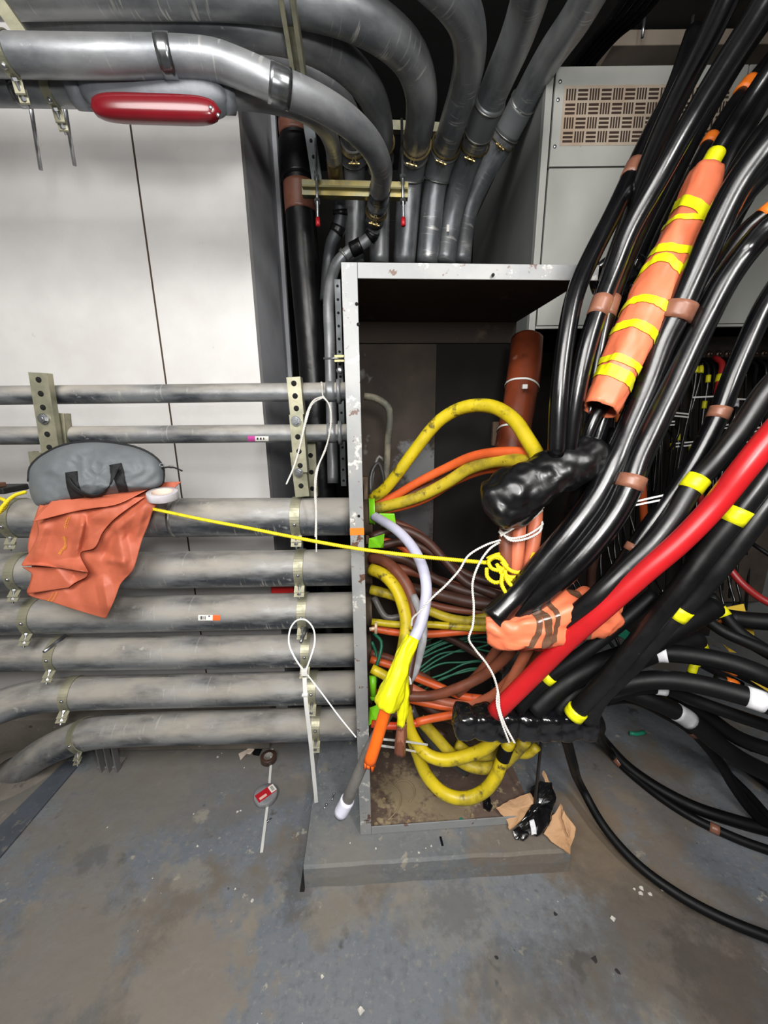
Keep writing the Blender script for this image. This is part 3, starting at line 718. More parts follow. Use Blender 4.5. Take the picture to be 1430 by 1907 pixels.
channel('long dark strut channel crossing behind the brass clamps', U(522, 222, 1.66), U(900, 240, 1.70), .035, .03, zinc)
channel('hanging strut channel crossing in front of the bends near the top edge', U(532, -40, .93), U(560, 145, 1.12), .040, .03, zinc, toward=(0, 1, 0), nh=3)
channel('dark strut channel continuing down behind the front overhead conduit', U(572, 215, 1.45), U(590, 335, 1.55), .04, .03, galv_dark, nh=4)
channel('olive strut channel at the top left corner above the first clamp', U(-20, -20, .93), U(52, 82, .96), .03, .02, zinc)
for (px, py, o, r, lb) in ((24, 103, T1, .0375, 'olive clamp on the front overhead conduit at far left'), (92, 173, T1b, .0285, 'olive clamp beside the red cover fitting')):
    c = pipe_clamp(o, px, py, r, lb, 0, w=.022)
# rods hanging over the white wall
for (a, b, lb) in (((56, 190, 1.08), (76, 316, 1.2), 'left of two steel rods hanging down in front of the white wall'), ((119, 188, 1.08), (139, 308, 1.2), 'right of two steel rods hanging down in front of the white wall')):
    m = MB(); A = U(*a); B = U(*b); m.cyl(A, Vector((A.x, A.y, B.z)), .005, 10)
    m.v = []; m.f = []; m.cyl(A, B, .0055, 10); m.done('threaded_rod', steel, label=lb, cat='threaded rod')
# thin tie rod with nuts behind
m = MB(); A, B = U(672, 410, 1.92), U(880, 413, 1.95); m.cyl(A, B, .004, 8)
o = m.done('tie_rod', steel, label='thin horizontal rod with small nuts behind the zinc strut', cat='rod')
for px in (680, 721, 767, 811): m = MB(); q = U(px, 411, 1.93); m.cyl(q-Vector((.007, 0, 0)), q+Vector((.007, 0, 0)), .009, 8); m.done('hex_nut', steel, o, smooth=False)
m = MB(); A = U(834, 425, 1.76); m.obox(A, (.006, 0, 0), (0, .002, 0), (0, 0, .014)); m.done('tag', st_white, K[6], smooth=False)
# conduit body with the red cover
bd = root('conduit_fitting', U(292, 185, .97), 'grey cast conduit fitting with a long dark red cover above the white wall', 'conduit fitting')
def stadium(cx0, cx1, y0, y1, D, depth, r=.5):
    pass
def rounded_bar(name, A, B, ry, rz, mat, parent, n=20, pw=3.0, **k):
    A, B = Vector(A), Vector(B); d = (B-A); L = d.length; d.normalize(); up_ = Vector((0, 0, 1)); s = d.cross(up_).normalized(); up_ = s.cross(d)
    v = []; f = []; ns = 24
    for i in range(ns+1):
        t = -1+2*i/ns; e = (1-abs(t)**6)**.5 if abs(t) < 1 else 0.0; e = max(e, .02)
        c = (A+B)/2+d*(L/2*t)
        for j in range(n):
            a = 2*math.pi*j/n; ca, sa = math.cos(a), math.sin(a)
            v.append(c+s*(ry*e*abs(ca)**(2/pw)*(1 if ca > 0 else -1))+up_*(rz*e*abs(sa)**(2/pw)*(1 if sa > 0 else -1)))
    for i in range(ns):
        for j in range(n): k_ = (j+1) % n; f.append((i*n+j, i*n+k_, (i+1)*n+k_, (i+1)*n+j))
    f.append(tuple(range(n))[::-1]); f.append(tuple(ns*n+j for j in range(n)))
    return link(name, v, f, mat, parent, **k)
cast = M('cast_grey', '#85898f', '#7b7f85', scale=30, rough=.55, bump=.05, bscale=150)
rounded_bar('body', U(150, 172, .985), U(428, 182, 1.0), .05, .038, cast, bd, pw=3)
rounded_bar('cover', U(168, 200, .945), U(412, 208, .955), .022, .028, M('dark_red_gloss', '#6a1019', '#74131d', scale=8, rough=.25, coat=.3), bd, pw=2.6, label='dark red cover')
for (px, py) in ((392, 200), (406, 214)):
    m = MB(); m.sphere(U(px, py, .925), .0045, 8, (1, .6, 1)); m.done('cover_screw', steel, bd)
m = MB(); m.cyl(U(138, 172, .985), U(160, 173, .985), .034, 20); m.done('hub', cast, bd)
m = MB(); m.cyl(U(412, 179, 1.01), U(432, 180, 1.02), .036, 20); m.done('hub', cast, bd)
# black iron stack with tape behind
ip = conduit('tall black iron pipe with brown tape wrapped round its upper joint', [PY(546, 200, 2.0), PY(556, 330, 2.0), PY(566, 480, 2.0), PY(578, 620, 2.0), PY(588, 760, 2.0), PY(604, 930, 2.0), Vector((PY(604, 930, 2.0).x, 2.0, .0))], .068, iron, name='iron_pipe', n=32)
P = o_path[ip.name]; bt = M('brown_tape', '#7b4f3f', '#643d30', scale=12, rough=.4)
for (px, py, w, nm, mm, e) in ((559, 372, .11, 'brown_tape', bt, .002), (548, 250, .05, 'brown_tape', bt, .001), (552, 300, .14, 'hub', iron, .008)):
    ring(P, px, py, .068, w, mm, ip, nm, e)
# vertical perforated strip and rod beside the enclosure
m = MB(); A, B = PY(637, 490, 1.15), PY(648, 700, 1.15); m.cyl(A, B, .003, 8)
o = m.done('threaded_rod', steel, label='thin bright rod running down the left edge of the enclosure', cat='threaded rod')
m = MB(); A_ = A.lerp(B, .62); B_ = A.lerp(B, .75); m.cyl(A_, B_, .0055, 10); m.done('rod_coupling', steel, o)
strut('strut_channel', 'narrow perforated strip beside the enclosure, left of the thin bright rod', PY(628, 520, 1.62), PY(640, 905, 1.62), .022, .012, 17, galv_dark, hole_r=.005)
m = MB(); A = PY(632, 668, 1.58); m.obox(A, (.018, 0, 0), (0, .008, 0), (0, 0, .012)); o = m.done('beam_clamp', zinc_bright, smooth=False, label='small zinc clamp block left of the enclosure edge', cat='clamp')
m = MB(); m.cyl(A+Vector((-.06, -.01, 0)), A+Vector((.03, -.01, 0)), .004, 8); m.done('clamp_bolt', steel, o)
m = MB(); A = PY(633, 690, 1.58); m.sphere(A, .014, 8, (1, .5, 1)); m.done('wing_nut', steel, o)
# ---------------------------------------------------------------- heavy black cables at the right
blk = M('black_cable', '#0a0a0c', '#060608', scale=14, rough=.20, rough2=.27, spec=.75, bump=.02, bscale=60, specks=[('#35342f', 42, .70, .76)])
blk2 = M('black_cable_dusty', '#0b0b0c', '#121112', scale=9, rough=.28, rough2=.42, spec=.6, specks=[('#45433a', 30, .68, .78)])
blk3 = M('black_cable_dull', '#08080a', '#0b0b0c', scale=9, rough=.48, rough2=.6, spec=.25)
btape = M('brown_cable_tape', '#8a5c48', '#744a39', scale=20, rough=.38)
ytape = M('yellow_tape', '#e6e412', '#d3cf10', scale=16, rough=.42)
otape = M('orange_tape', '#f07a22', rough=.45)
gtape = M('grey_tape', '#8d8d90', '#a7a7aa', scale=30, rough=.55)
wtape = M('white_tape', '#e2e2e6', '#cfcfd4', scale=30, rough=.5)
red_c = M('red_cable', '#b71b20', '#aa171c', scale=9, rough=.34, spec=.5, specks=[('#8f1a1c', 30, .68, .76)])
def C(label, pts, r=.021, mat=None, bands=(), **k):
    return cable('power_cable', label, 'cable', pts, r, mat or blk, bands, **k)
C('leftmost black cable, with a brown tape band level with the switchgear door top', [(1292, 60, .98), (1255, 165, .96), (1211, 251, .94), (1178, 320, .925), (1142, 397, .91), (1101, 478, .90), (1072, 545, .89), (1053, 637, .89), (1041, 740, .90), (1036, 850, .93)], bands=[(1177, 322, .045, btape)])
C('bright black cable rising to the top edge, left of the two thickest', [(1375, -50, .66), (1353, 0, .68), (1316, 77, .72), (1276, 154, .77), (1233, 245, .83), (1198, 330, .89), (1166, 420, .96), (1130, 520, 1.02), (1098, 640, 1.04), (1078, 740, 1.05), (1068, 850, 1.05)])
C('thick black cable with a wide brown tape band below the bar of the enclosure', [(1452, -50, .62), (1426, 0, .64), (1349, 122, .70), (1276, 243, .765), (1227, 332, .81), (1174, 426, .85), (1142, 507, .87), (1117, 572, .875), (1093, 645, .88), (1072, 740, .90), (1058, 850, .94)], bands=[(1115, 575, .042, btape)])
C('black cable close behind the brown-banded thick one, also brown-taped', [(1240, 330, 1.0), (1200, 410, .98), (1168, 480, .96), (1137, 560, .95), (1117, 640, .95), (1101, 740, .96), (1092, 840, .98)], bands=[(1134, 572, .05, btape)])
C('black cable inside the orange blanket roll, left of the pair at its lower end', [(1250, 500, .93), (1170, 660, .93), (1120, 755, .94), (1098, 800, .95), (1085, 845, .97)], r=.018)
C('black cable leaving the top of the orange blanket roll under yellow tape', [(1480, 60, .86), (1430, 135, .88), (1390, 195, .90), (1352, 255, .91), (1325, 300, .92), (1280, 400, .93), (1220, 540, .94), (1160, 680, .95), (1124, 775, .955), (1108, 830, .97)], r=.019, bands=[(1327, 297, .038, ytape)])
C('black cable just right of the orange roll, with a brown tape band beside its middle', [(1490, 190, .74), (1430, 269, .76), (1376, 341, .79), (1331, 428, .82), (1292, 515, .85), (1262, 582, .87), (1234, 639, .89), (1205, 720, .91), (1171, 800, .92), (1145, 862, .92), (1112, 925, .93), (1062, 992, .94), (1012, 1050, .96), (958, 1112, .98), (916, 1154, .975)], r=.0215, r2=.033, bands=[(1262, 584, .036, btape)])
C('black cable crossing behind the brown-banded one in the upper right', [(1490, 262, .88), (1430, 320, .89), (1376, 379, .9), (1330, 450, .92), (1296, 520, .94), (1262, 610, .96), (1225, 700, .98)], r=.02)
C('black cable running from the orange-taped end at the right edge down beside its twin', [(1490, 350, .82), (1430, 398, .84), (1391, 430, .86), (1346, 490, .88), (1297, 562, .90), (1252, 645, .92), (1214, 730, .94), (1180, 815, .95), (1140, 890, .96)], r=.02, bands=[(1436, 392, .05, otape)])
C('glossy black cable with a brown tape band level with the red cable tip', [(1490, 390, .76), (1430, 425, .79), (1391, 466, .82), (1349, 525, .84), (1310, 600, .86), (1281, 660, .87), (1246, 736, .88), (1215, 800, .885), (1189, 855, .89), (1174, 899, .89), (1148, 952, .9), (1112, 1002, .91), (1060, 1059, .93), (1010, 1105, .96), (950, 1158, 1.0)], r=.020, r2=.030, bands=[(1173, 899, .03, btape)])
C('black cable with brown tape below its bend near the hanging wires', [(1490, 470, .84), (1430, 560, .85), (1391, 640, .86), (1363, 705, .87), (1339, 770, .88), (1314, 821, .89), (1285, 873, .9), (1241, 938, .91), (1189, 1010, .93), (1150, 1065, .95), (1095, 1125, .98), (1040, 1180, 1.01)], r=.021, bands=[(1335, 776, .026, btape), (1174, 1022, .018, M('brown_cable_tape', ''), 'tape_patch')])
C('black cable wearing the crumpled yellow tape just above the red cable', [(1490, 665, .76), (1430, 725, .79), (1383, 795, .81), (1332, 860, .83), (1293, 901, .84), (1254, 963, .85), (1215, 1013, .86), (1163, 1062, .88), (1110, 1112, .9), (1050, 1160, .95)], r=.022, mat=blk2, bands=[(1292, 903, .032, ytape, 'yellow_tape', .002)])
C('long bright red cable slanting down to the black wrapped bundle', [(1500, 740, .72), (1430, 818, .74), (1383, 876, .76), (1332, 940, .79), (1267, 1008, .82), (1202, 1064, .85), (1130, 1128, .89), (1060, 1190, .94), (985, 1265, .99), (921, 1328, 1.03)], r=.0235, mat=red_c)
C('black cable right of the red one, yellow tape band near its upper end', [(1500, 770, .76), (1430, 880, .79), (1370, 960, .82), (1319, 1023, .85), (1267, 1095, .88), (1202, 1177, .93), (1138, 1253, .98), (1090, 1306, 1.03), (1066, 1334, 1.05)], r=.0225, mat=blk2, bands=[(1365, 965, .034, ytape), (1068, 1328, .025, ytape, 'yellow_tape', .004)])
C('outermost parallel black cable with a yellow patch where it meets its neighbour', [(1500, 850, .78), (1430, 935, .81), (1390, 988, .83), (1340, 1055, .86), (1290, 1112, .9), (1245, 1160, .93), (1180, 1233, .98), (1115, 1300, 1.03), (1095, 1340, 1.06)], r=.0235, mat=blk2, bands=[(1264, 1141, .03, ytape, 'yellow_tape', .002)])
C('dark cable hugging the underside of the red cable, with a small yellow tag', [(1220, 1105, .98), (1150, 1165, 1.0), (1090, 1213, 1.02), (1020, 1262, 1.05), (965, 1320, 1.08)], r=.018, mat=blk3, bands=[(1020, 1258, .022, ytape, 'yellow_tape', .002)])
C('thick dull black cable rising left behind the paired cables above the wrapped bundle', [(1330, 1130, 1.15), (1260, 1170, 1.12), (1180, 1215, 1.1), (1100, 1245, 1.1), (1040, 1280, 1.1), (990, 1325, 1.1)], r=.03, mat=blk3)
C('dull black cable below the thick one, running into the wrapped bundle', [(1300, 1190, 1.2), (1220, 1215, 1.16), (1130, 1255, 1.13), (1060, 1300, 1.12), (1040, 1330, 1.12)], r=.028, mat=blk3)
# horizontal fan of cut cables at lower right
C('black cable with a cut white-taped end, topmost of the lower right fan', [(1213, 1216, 1.16), (1240, 1216, 1.14), (1300, 1222, 1.1), (1370, 1238, 1.05), (1430, 1262, 1.0), (1500, 1300, .93)], r=.0255, mat=blk3, bands=[(1221, 1216, .042, wtape, 'white_tape', .002)])
C('black cable with a marked white tape band near the right edge', [(1120, 1285, 1.12), (1180, 1270, 1.1), (1240, 1266, 1.07), (1290, 1272, 1.04), (1350, 1286, 1.01), (1406, 1302, .98), (1450, 1320, .96), (1500, 1345, .93)], r=.0255, mat=blk3, bands=[(1407, 1302, .034, wtape, 'white_tape', .0015)])
C('thin black cable with a small white tape band, under the marked white band cable', [(1130, 1300, 1.18), (1190, 1283, 1.16), (1230, 1282, 1.15), (1290, 1303, 1.13), (1350, 1325, 1.1), (1430, 1352, 1.07), (1500, 1375, 1.05)], r=.0175, mat=blk3, bands=[(1228, 1282, .028, wtape, 'white_tape', .0015)])
C('black cable with a wide grey tape band dropping to the floor at right', [(1105, 1300, 1.2), (1150, 1286, 1.2), (1210, 1303, 1.18), (1272, 1333, 1.17), (1330, 1380, 1.17), (1380, 1415, 1.17), (1430, 1440, 1.17), (1500, 1470, 1.15)], r=.026, mat=blk3, bands=[(1270, 1332, .05, gtape, 'grey_tape', .0015)])
C('black cable behind the grey-banded one with a brownish tape band', [(1100, 1310, 1.3), (1170, 1300, 1.32), (1240, 1330, 1.34), (1290, 1362, 1.36), (1340, 1420, 1.4), (1370, 1470, 1.45), (1400, 1510, 1.5), (1430, 1540, 1.5)], r=.018, mat=blk3, bands=[(1291, 1361, .03, btape)])
C('dull black cable passing between the white and grey bands to the right edge', [(1150, 1262, 1.25), (1230, 1290, 1.22), (1310, 1330, 1.2), (1370, 1372, 1.18), (1430, 1395, 1.16), (1500, 1410, 1.14)], r=.022, mat=blk3)
# on the floor
def fl(px, py, r): p = FL(px, py, r); return p
C('thick black cable curving across the floor beside its brown-banded neighbour', [U(1098, 1318, 1.25), U(1112, 1345, 1.33), fl(1128, 1385, .08), fl(1165, 1425, .04), fl(1220, 1465, .025), fl(1290, 1502, .025), fl(1360, 1526, .025), fl(1430, 1545, .025), fl(1520, 1562, .025)], r=.0235, mat=blk3)
C('thinner black floor cable with two brown tape bands', [U(1096, 1325, 1.28), U(1108, 1352, 1.36), fl(1135, 1400, .07), fl(1165, 1432, .03), fl(1230, 1485, .02), fl(1290, 1523, .02), fl(1330, 1543, .02), fl(1380, 1565, .02), fl(1430, 1583, .02), fl(1520, 1612, .02)], r=.0165, mat=blk3, bands=[(1328, 1542, .03, btape), (1163, 1412, .03, btape)])
C('black cable sweeping widest across the floor toward the lower right corner', [U(1052, 1372, 1.22), U(1058, 1390, 1.26), U(1066, 1420, 1.30), fl(1085, 1470, .13), fl(1125, 1540, .075), fl(1185, 1608, .05), fl(1260, 1664, .045), fl(1340, 1708, .045), fl(1430, 1745, .045), fl(1540, 1785, .04)], r=.0165, mat=blk3, bands=[(1063, 1400, .0001, blk3, 'tape_band', .0001)][:0])
C('thin black cable crossing the floor gap at the far lower right', [U(1285, 1335, 1.4), fl(1320, 1390, .15), fl(1350, 1435, .04), fl(1390, 1475, .02), fl(1440, 1530, .018), fl(1500, 1580, .018)], r=.0165, mat=blk3, bands=[(1345, 1425, .03, btape)])
C('black cable coil strand highest on the floor at the right edge', [U(1340, 1395, 1.45), fl(1390, 1430, .06), fl(1430, 1460, .05), fl(1500, 1510, .05)], r=.02, mat=blk3)
# more cables at the back of the bundle near the top right
for i, (pts, r, lb) in enumerate([
    ([(1480, -20, 1.3), (1430, 40, 1.3), (1380, 110, 1.28), (1310, 230, 1.26), (1240, 370, 1.24), (1180, 500, 1.2), (1130, 640, 1.15), (1110, 800, 1.1)], .02, 'black cable in shadow directly behind the thick brown-banded cable at top right'),
    ([(1500, 20, 1.25), (1440, 100, 1.22), (1350, 215, 1.2), (1285, 330, 1.2), (1225, 450, 1.18), (1190, 540, 1.16)], .018, 'shadowed black cable carrying an orange tape blob near the top right'),
    ([(1500, 100, 1.02), (1440, 160, 1.02), (1400, 225, 1.02), (1355, 300, 1.03), (1325, 400, 1.05), (1280, 520, 1.06), (1240, 640, 1.07), (1200, 760, 1.07), (1165, 850, 1.07)], .019, 'black cable running down the right side of the orange blanket roll'),
    ([(1500, 160, .94), (1440, 220, .94), (1398, 270, .94), (1350, 350, .96), (1318, 420, .97), (1285, 500, .98), (1250, 600, 1.0), (1190, 740, 1.0), (1150, 830, 1.0)], .016, 'slim black cable passing between the orange roll and its right neighbour'),
    ([(1500, 250, 1.15), (1420, 330, 1.15), (1360, 430, 1.15), (1320, 540, 1.15), (1270, 640, 1.15), (1200, 780, 1.12), (1120, 900, 1.1), (1060, 960, 1.08)], .017, 'shadowed black cable showing in gaps right of the orange roll'),
    ([(1110, 830, 1.06), (1085, 900, 1.08), (1060, 970, 1.1), (1010, 1050, 1.12), (960, 1140, 1.12)], .024, 'dark cable leaving the underside of the upper black wrap'),
    ([(1140, 800, 1.12), (1118, 880, 1.12), (1092, 940, 1.12), (1050, 1010, 1.14), (1000, 1090, 1.15)], .02, 'dark cable beside the yellow scrap under the upper wrap'),
]):
    C(lb, pts, r=r, mat=blk3 if i in (0, 4, 5, 6) else blk2, bands=([(1378, 150, .05, otape, 'orange_tape', .006), (1316, 262, .03, otape, 'orange_tape', .003)] if i == 1 else []))
# slim cables going up behind the switchgear top
for i in range(5):
    C('slim dark cable slanting up over the switchgear top left corner, %s' % ['nearest the conduit', 'second from the conduit', 'middle of five', 'fourth from the conduit', 'farthest from the conduit'][i],
      [(1066+i*9, 122, 1.75), (1100+i*12, 78-i*2, 1.62), (1140+i*14, 30, 1.5), (1175+i*16, -20, 1.4)], r=.010, mat=blk2, group='slim cables over the switchgear')
# salmon rubber blanket rolled on the cables, taped in yellow
salmon = M('salmon_rubber', '#e67a55', '#d66d4a', scale=7, rough=.36, rough2=.5, spec=.45, bump=.04, bscale=40)
salmon_d = M('orange_blanket_rubber', '#c2664a', '#ae573d', scale=6, rough=.5, rough2=.62, bump=.06, bscale=60, specks=[('#a94d30', 9, .62, .7)])
def sleeve(name, label, cat, pts, rads, mat, amp=.006, n=40, freq=9, flat=1.0, seed=0, parent=None, step=.01, ends=0.0, thick=.0022):
    P, R = spline(W3(pts), step, vals=rads)
    T, N, B = frames(P); v = []; f = []; cum = 0
    surf = []
    for i, p in enumerate(P):
        if i: cum += (P[i]-P[i-1]).length
        row = []
        for j in range(n):
            a = 2*math.pi*j/n
            d = N[i]*math.cos(a)+B[i]*math.sin(a)
            q = Vector((math.cos(a)*1.6+seed, math.sin(a)*1.6, cum*freq))
            w = noise.noise(q*.8)*1.0 + (abs(noise.noise(q*1.9))-.25)*.9
            rr = R[i] + amp*w + ends*(1 if i in (0, len(P)-1) else 0)
            row.append(p+d*rr)
        surf.append(row); v += row
    for i in range(len(P)-1):
        for j in range(n): k = (j+1) % n; f.append((i*n+j, i*n+k, (i+1)*n+k, (i+1)*n+j))
    o = link(name, v, f, mat, parent, label=label, cat=cat)
    s = o.modifiers.new('solid', 'SOLIDIFY'); s.thickness = thick; s.offset = -1
    return o, P, surf
def wrap_band(name, parent, P, surf, s0, tilt, phase, width, mat, n=40, ex=.0022, arc=None, label=None):
    """tape round a sleeve, tilted by amount tilt (m) along the axis"""
    cum = [0]
    for i in range(1, len(P)): cum.append(cum[-1]+(P[i]-P[i-1]).length)
    def at(s, j):
        s = max(0, min(cum[-1]-1e-4, s))
        i = max(k for k in range(len(cum)) if cum[k] <= s); i = min(i, len(P)-2)
        t = (s-cum[i])/(cum[i+1]-cum[i]); q = surf[i][j].lerp(surf[i+1][j], t); c = P[i].lerp(P[i+1], t)
        return q+(q-c).normalized()*ex
    v = []; f = []; js = range(n+1)
    for j in js:
        s = s0+tilt*math.cos(2*math.pi*j/n-phase)
        for k in range(4): v.append(at(s+width*(k/3-.5), j % n))
    for j in range(n):
        for k in range(3): a = j*4+k; f.append((a, a+1, a+5, a+4))
    return link(name, v, f, mat, parent, label=label)
pts = [(1313, 322, .915), (1285, 400, .915), (1246, 490, .915), (1212, 560, .915), (1172, 645, .91), (1146, 700, .91), (1117, 763, .91)]
rl, RP, RS = sleeve('rubber_blanket_roll', 'salmon rubber blanket rolled round cables and bound with yellow tape', 'rubber blanket', pts, [.034, .042, .047, .049, .046, .042, .040], salmon, amp=.0075, seed=4, thick=.003)
tot = sum((RP[i+1]-RP[i]).length for i in range(len(RP)-1))
def sat(py):   # arc length where the roll's centre line projects to height py
    c = 0
    for i in range(len(RP)-1):
        if proj(RP[i])[1] >= py: return c
        c += (RP[i+1]-RP[i]).length
    return c
for (py, tl, ph, w) in ((405, .022, 2.2, .030), (420, -.02, 1.0, .014), (472, .020, 3.9, .022), (535, .042, .9, .022), (592, .012, .8, .021), (632, .006, .9, .021), (683, .004, 2.2, .017), (706, .008, 2.6, .028)):
    wrap_band('yellow_tape', rl, RP, RS, sat(py), tl, ph, w, ytape)

# ---------------------------------------------------------------- black plastic wraps
plast = M('black_plastic', '#0e0e10', '#17171a', scale=8, rough=.14, rough2=.24, spec=.75, coat=.4)
plast2 = M('black_plastic_sheet', '#0a0a0b', '#0f0f11', scale=8, rough=.27, rough2=.4, spec=.6)
def wrap(name, label, cat, pts, radii, mat, n=64, step=.006, amp=.02, seed=0, squash=None, parent=None, freq=26, lumps=0):
    P, R = spline(W3(pts), step, vals=radii); T, N, B = frames(P); v = []; f = []
    # make N point to camera-ish so that squash means flat toward the camera
    m_ = len(P)
    for i, p in enumerate(P):
        c = (CAMLOC-p); c = (c-T[i]*c.dot(T[i])).normalized(); s = T[i].cross(c)
        e = min(1, max(.0, min(i, m_-1-i)/6.0)); e = (1-(1-e)**2)**.5
        for j in range(n):
            a = 2*math.pi*j/n
            sq = squash or (1, 1)
            d = c*(math.cos(a)*sq[0])+s*(math.sin(a)*sq[1])
            q = p+d*R[i]
            w = 0
            for (fr, am) in ((freq, 1.0), (freq*2.3, .45)):
                dd = noise.voronoi(q*fr+Vector((seed, 0, 0)))[0]; w += am*(1.5-2*abs(dd[0]-.25)-.8*dd[1]*.5)
            w += lumps*math.sin(i*step*2*math.pi/.045)
            rr = R[i]*max(e, .12) + amp*(w-.75)*e
            v.append(p+d*rr)
    for i in range(m_-1):
        for j in range(n): k = (j+1) % n; f.append((i*n+j, i*n+k, (i+1)*n+k, (i+1)*n+j))
    v.append(P[0]); v.append(P[-1]); a0, a1 = len(v)-2, len(v)-1
    for j in range(n): k = (j+1) % n; f.append((a0, k, j)); f.append((a1, (m_-1)*n+j, (m_-1)*n+k))
    return link(name, v, f, mat, parent, label=label, cat=cat)
wrap('plastic_wrapping', 'crumpled black plastic wrap where the black cables meet the bundle inside the enclosure', 'plastic wrap', [(902, 952, .99), (925, 940, .98), (965, 918, .97), (1010, 892, .96), (1060, 866, .955), (1098, 848, .955), (1122, 832, .96)], [.050, .070, .070, .058, .050, .048, .038], plast2, amp=.011, seed=2, squash=(.95, 1.0), freq=15)
wrap('plastic_wrapping', 'glossy black plastic knot behind the thick cables at the enclosure top bar', 'plastic wrap', [(1098, 512, 1.06), (1130, 512, 1.06), (1165, 515, 1.06), (1196, 520, 1.06)], [.035, .046, .05, .038], plast, amp=.016, seed=9, freq=22)
# lower wrapped bundle: a squarish taped bar
def bar_wrap(name, label, cat, A, B, hy, hz, mat, seed=0):
    A, B = U(*A), U(*B); d = B-A; L = d.length; d.normalize(); s = d.cross(Vector((0, 0, 1))).normalized(); u = s.cross(d)
    v = []; f = []; n = 56; ns = 110
    for i in range(ns+1):
        t = i/ns; x = t*L; e = min(1, min(i, ns-i)/5); e = max(.25, (1-(1-e)**2)**.5)
        seg = .5+.5*math.cos(2*math.pi*x/.062); pinch = 1-.11*seg**6
        for j in range(n):
            a = 2*math.pi*j/n; ca, sa = math.cos(a), math.sin(a); p = 5.0
            k = (abs(ca)**p+abs(sa)**p)**(-1/p)
            q = A+d*x+s*(hy*ca*k)+u*(hz*sa*k)
            w = 0
            for (fr, am) in ((20, 1.0), (45, .5)): w += am*(1-2.4*noise.voronoi(q*fr*.9+Vector((seed, 0, 0)))[0][0])
            w -= .5
            v.append(A+d*x+(s*(hy*ca*k)+u*(hz*sa*k))*e*pinch+(s*ca+u*sa)*w*.0048)
    for i in range(ns):
        for j in range(n): k = (j+1) % n; f.append((i*n+j, i*n+k, (i+1)*n+k, (i+1)*n+j))
    f.append(tuple(range(n))[::-1]); f.append(tuple(ns*n+j for j in range(n)))
    return link(name, v, f, mat, None, label=label, cat=cat)
bar_wrap('plastic_wrapping', 'long square-sided bundle wrapped in black tape where the red cable ends', 'plastic wrap', (842, 1344, 1.10), (1108, 1343, 1.13), .044, .046, plast, seed=5)
# lower salmon blanket piece round the pair of black cable ends
sl, SP, SS = sleeve('rubber_blanket_scrap', 'crumpled salmon rubber scrap bound with brown tape round two black cable ends', 'rubber blanket', [(908, 1172, 1.0), (940, 1174, .985), (985, 1170, .97), (1030, 1158, .97), (1075, 1142, .98), (1118, 1142, .995), (1132, 1150, 1.0)], [.036, .046, .052, .054, .058, .060, .050], salmon, amp=.018, freq=11, seed=7, step=.006, thick=.002)
cs = 0
wb = M('brown_gloss_tape', '#5d4130', '#6e5140', scale=12, rough=.22, coat=.4)
for (s0, tl, ph, w) in ((.085, .035, .6, .012), (.105, .03, .9, .016), (.13, .03, .5, .012), (.225, .01, .9, .018)):
    wrap_band('brown_tape', sl, SP, SS, s0, tl, ph, w, wb, ex=.002)
# ---------------------------------------------------------------- cables inside the enclosure
yel = M('yellow_cable', '#ccb51a', '#b3a018', scale=10, rough=.36, rough2=.5, specks=[('#5d511b', 24, .57, .68), ('#8a7a20', 7, .56, .68)])
yel_d = M('yellow_cable_grimy', '#bba624', '#6d6022', scale=12, mix=(.45, .65), rough=.45, rough2=.6, specks=[('#38301a', 26, .62, .7)])
orc = M('orange_cable', '#d65f2b', '#c45224', scale=10, rough=.45, specks=[('#7c3d22', 16, .62, .72)])
brc = M('brown_cable', '#7b4430', '#5f3526', scale=9, rough=.5, specks=[('#3a2219', 16, .62, .72)])
brd = M('dark_brown_cable', '#4a2c22', '#34201a', scale=9, rough=.5, specks=[('#6d4a3a', 22, .66, .74)])
slc = M('salmon_cable', '#b8674a', '#a3573c', scale=9, rough=.5)
lav = M('pale_lilac_tube', '#b9b9cb', '#adadbf', scale=10, rough=.42)
gry = M('grey_cable', '#6a6763', '#4f4d4a', scale=10, rough=.45, specks=[('#9a9792', 16, .64, .72)])
dkg = M('dark_grey_cable', '#3a3a3a', '#282828', scale=10, rough=.4)
grn = M('green_wire', '#1d6b4e', '#175640', scale=12, rough=.45)
lime = M('lime_plastic', '#7fd11e', '#76c41b', scale=10, rough=.4)
def E(label, pts, r, mat, **k): return cable('insulated_cable', label, 'cable', pts, r, mat, **k)
E('yellow cable arching high across the open enclosure into the upper black wrap', [(693, 927, 1.40), (712, 915, 1.37), (738, 885, 1.34), (775, 835, 1.30), (820, 782, 1.25), (866, 758, 1.2), (915, 757, 1.15), (955, 780, 1.1), (982, 818, 1.06), (1000, 848, 1.03), (1010, 872, 1.0)], .0205, yel)
E('orange cable in the upper fan, above the lower grimy yellow one', [(692, 940, 1.42), (730, 926, 1.40), (775, 900, 1.36), (830, 872, 1.3), (880, 850, 1.22), (930, 842, 1.15), (975, 843, 1.1), (1015, 855, 1.03)], .0155, orc)
E('grimy yellow cable running level with the orange one into the upper black wrap', [(692, 948, 1.41), (730, 940, 1.39), (780, 925, 1.35), (830, 900, 1.3), (875, 872, 1.24), (925, 858, 1.17), (968, 858, 1.1), (1000, 868, 1.04)], .0205, yel_d)
E('thin orange cable forming the lowest line of the upper fan', [(692, 954, 1.43), (740, 946, 1.41), (790, 930, 1.38), (850, 895, 1.34), (900, 876, 1.28), (950, 872, 1.2), (990, 876, 1.1)], .014, orc)
E('brown cable half hidden in the upper fan beneath the orange one', [(692, 950, 1.45), (730, 935, 1.43), (780, 912, 1.41), (830, 893, 1.38), (880, 868, 1.33), (940, 856, 1.25)], .015, brc)
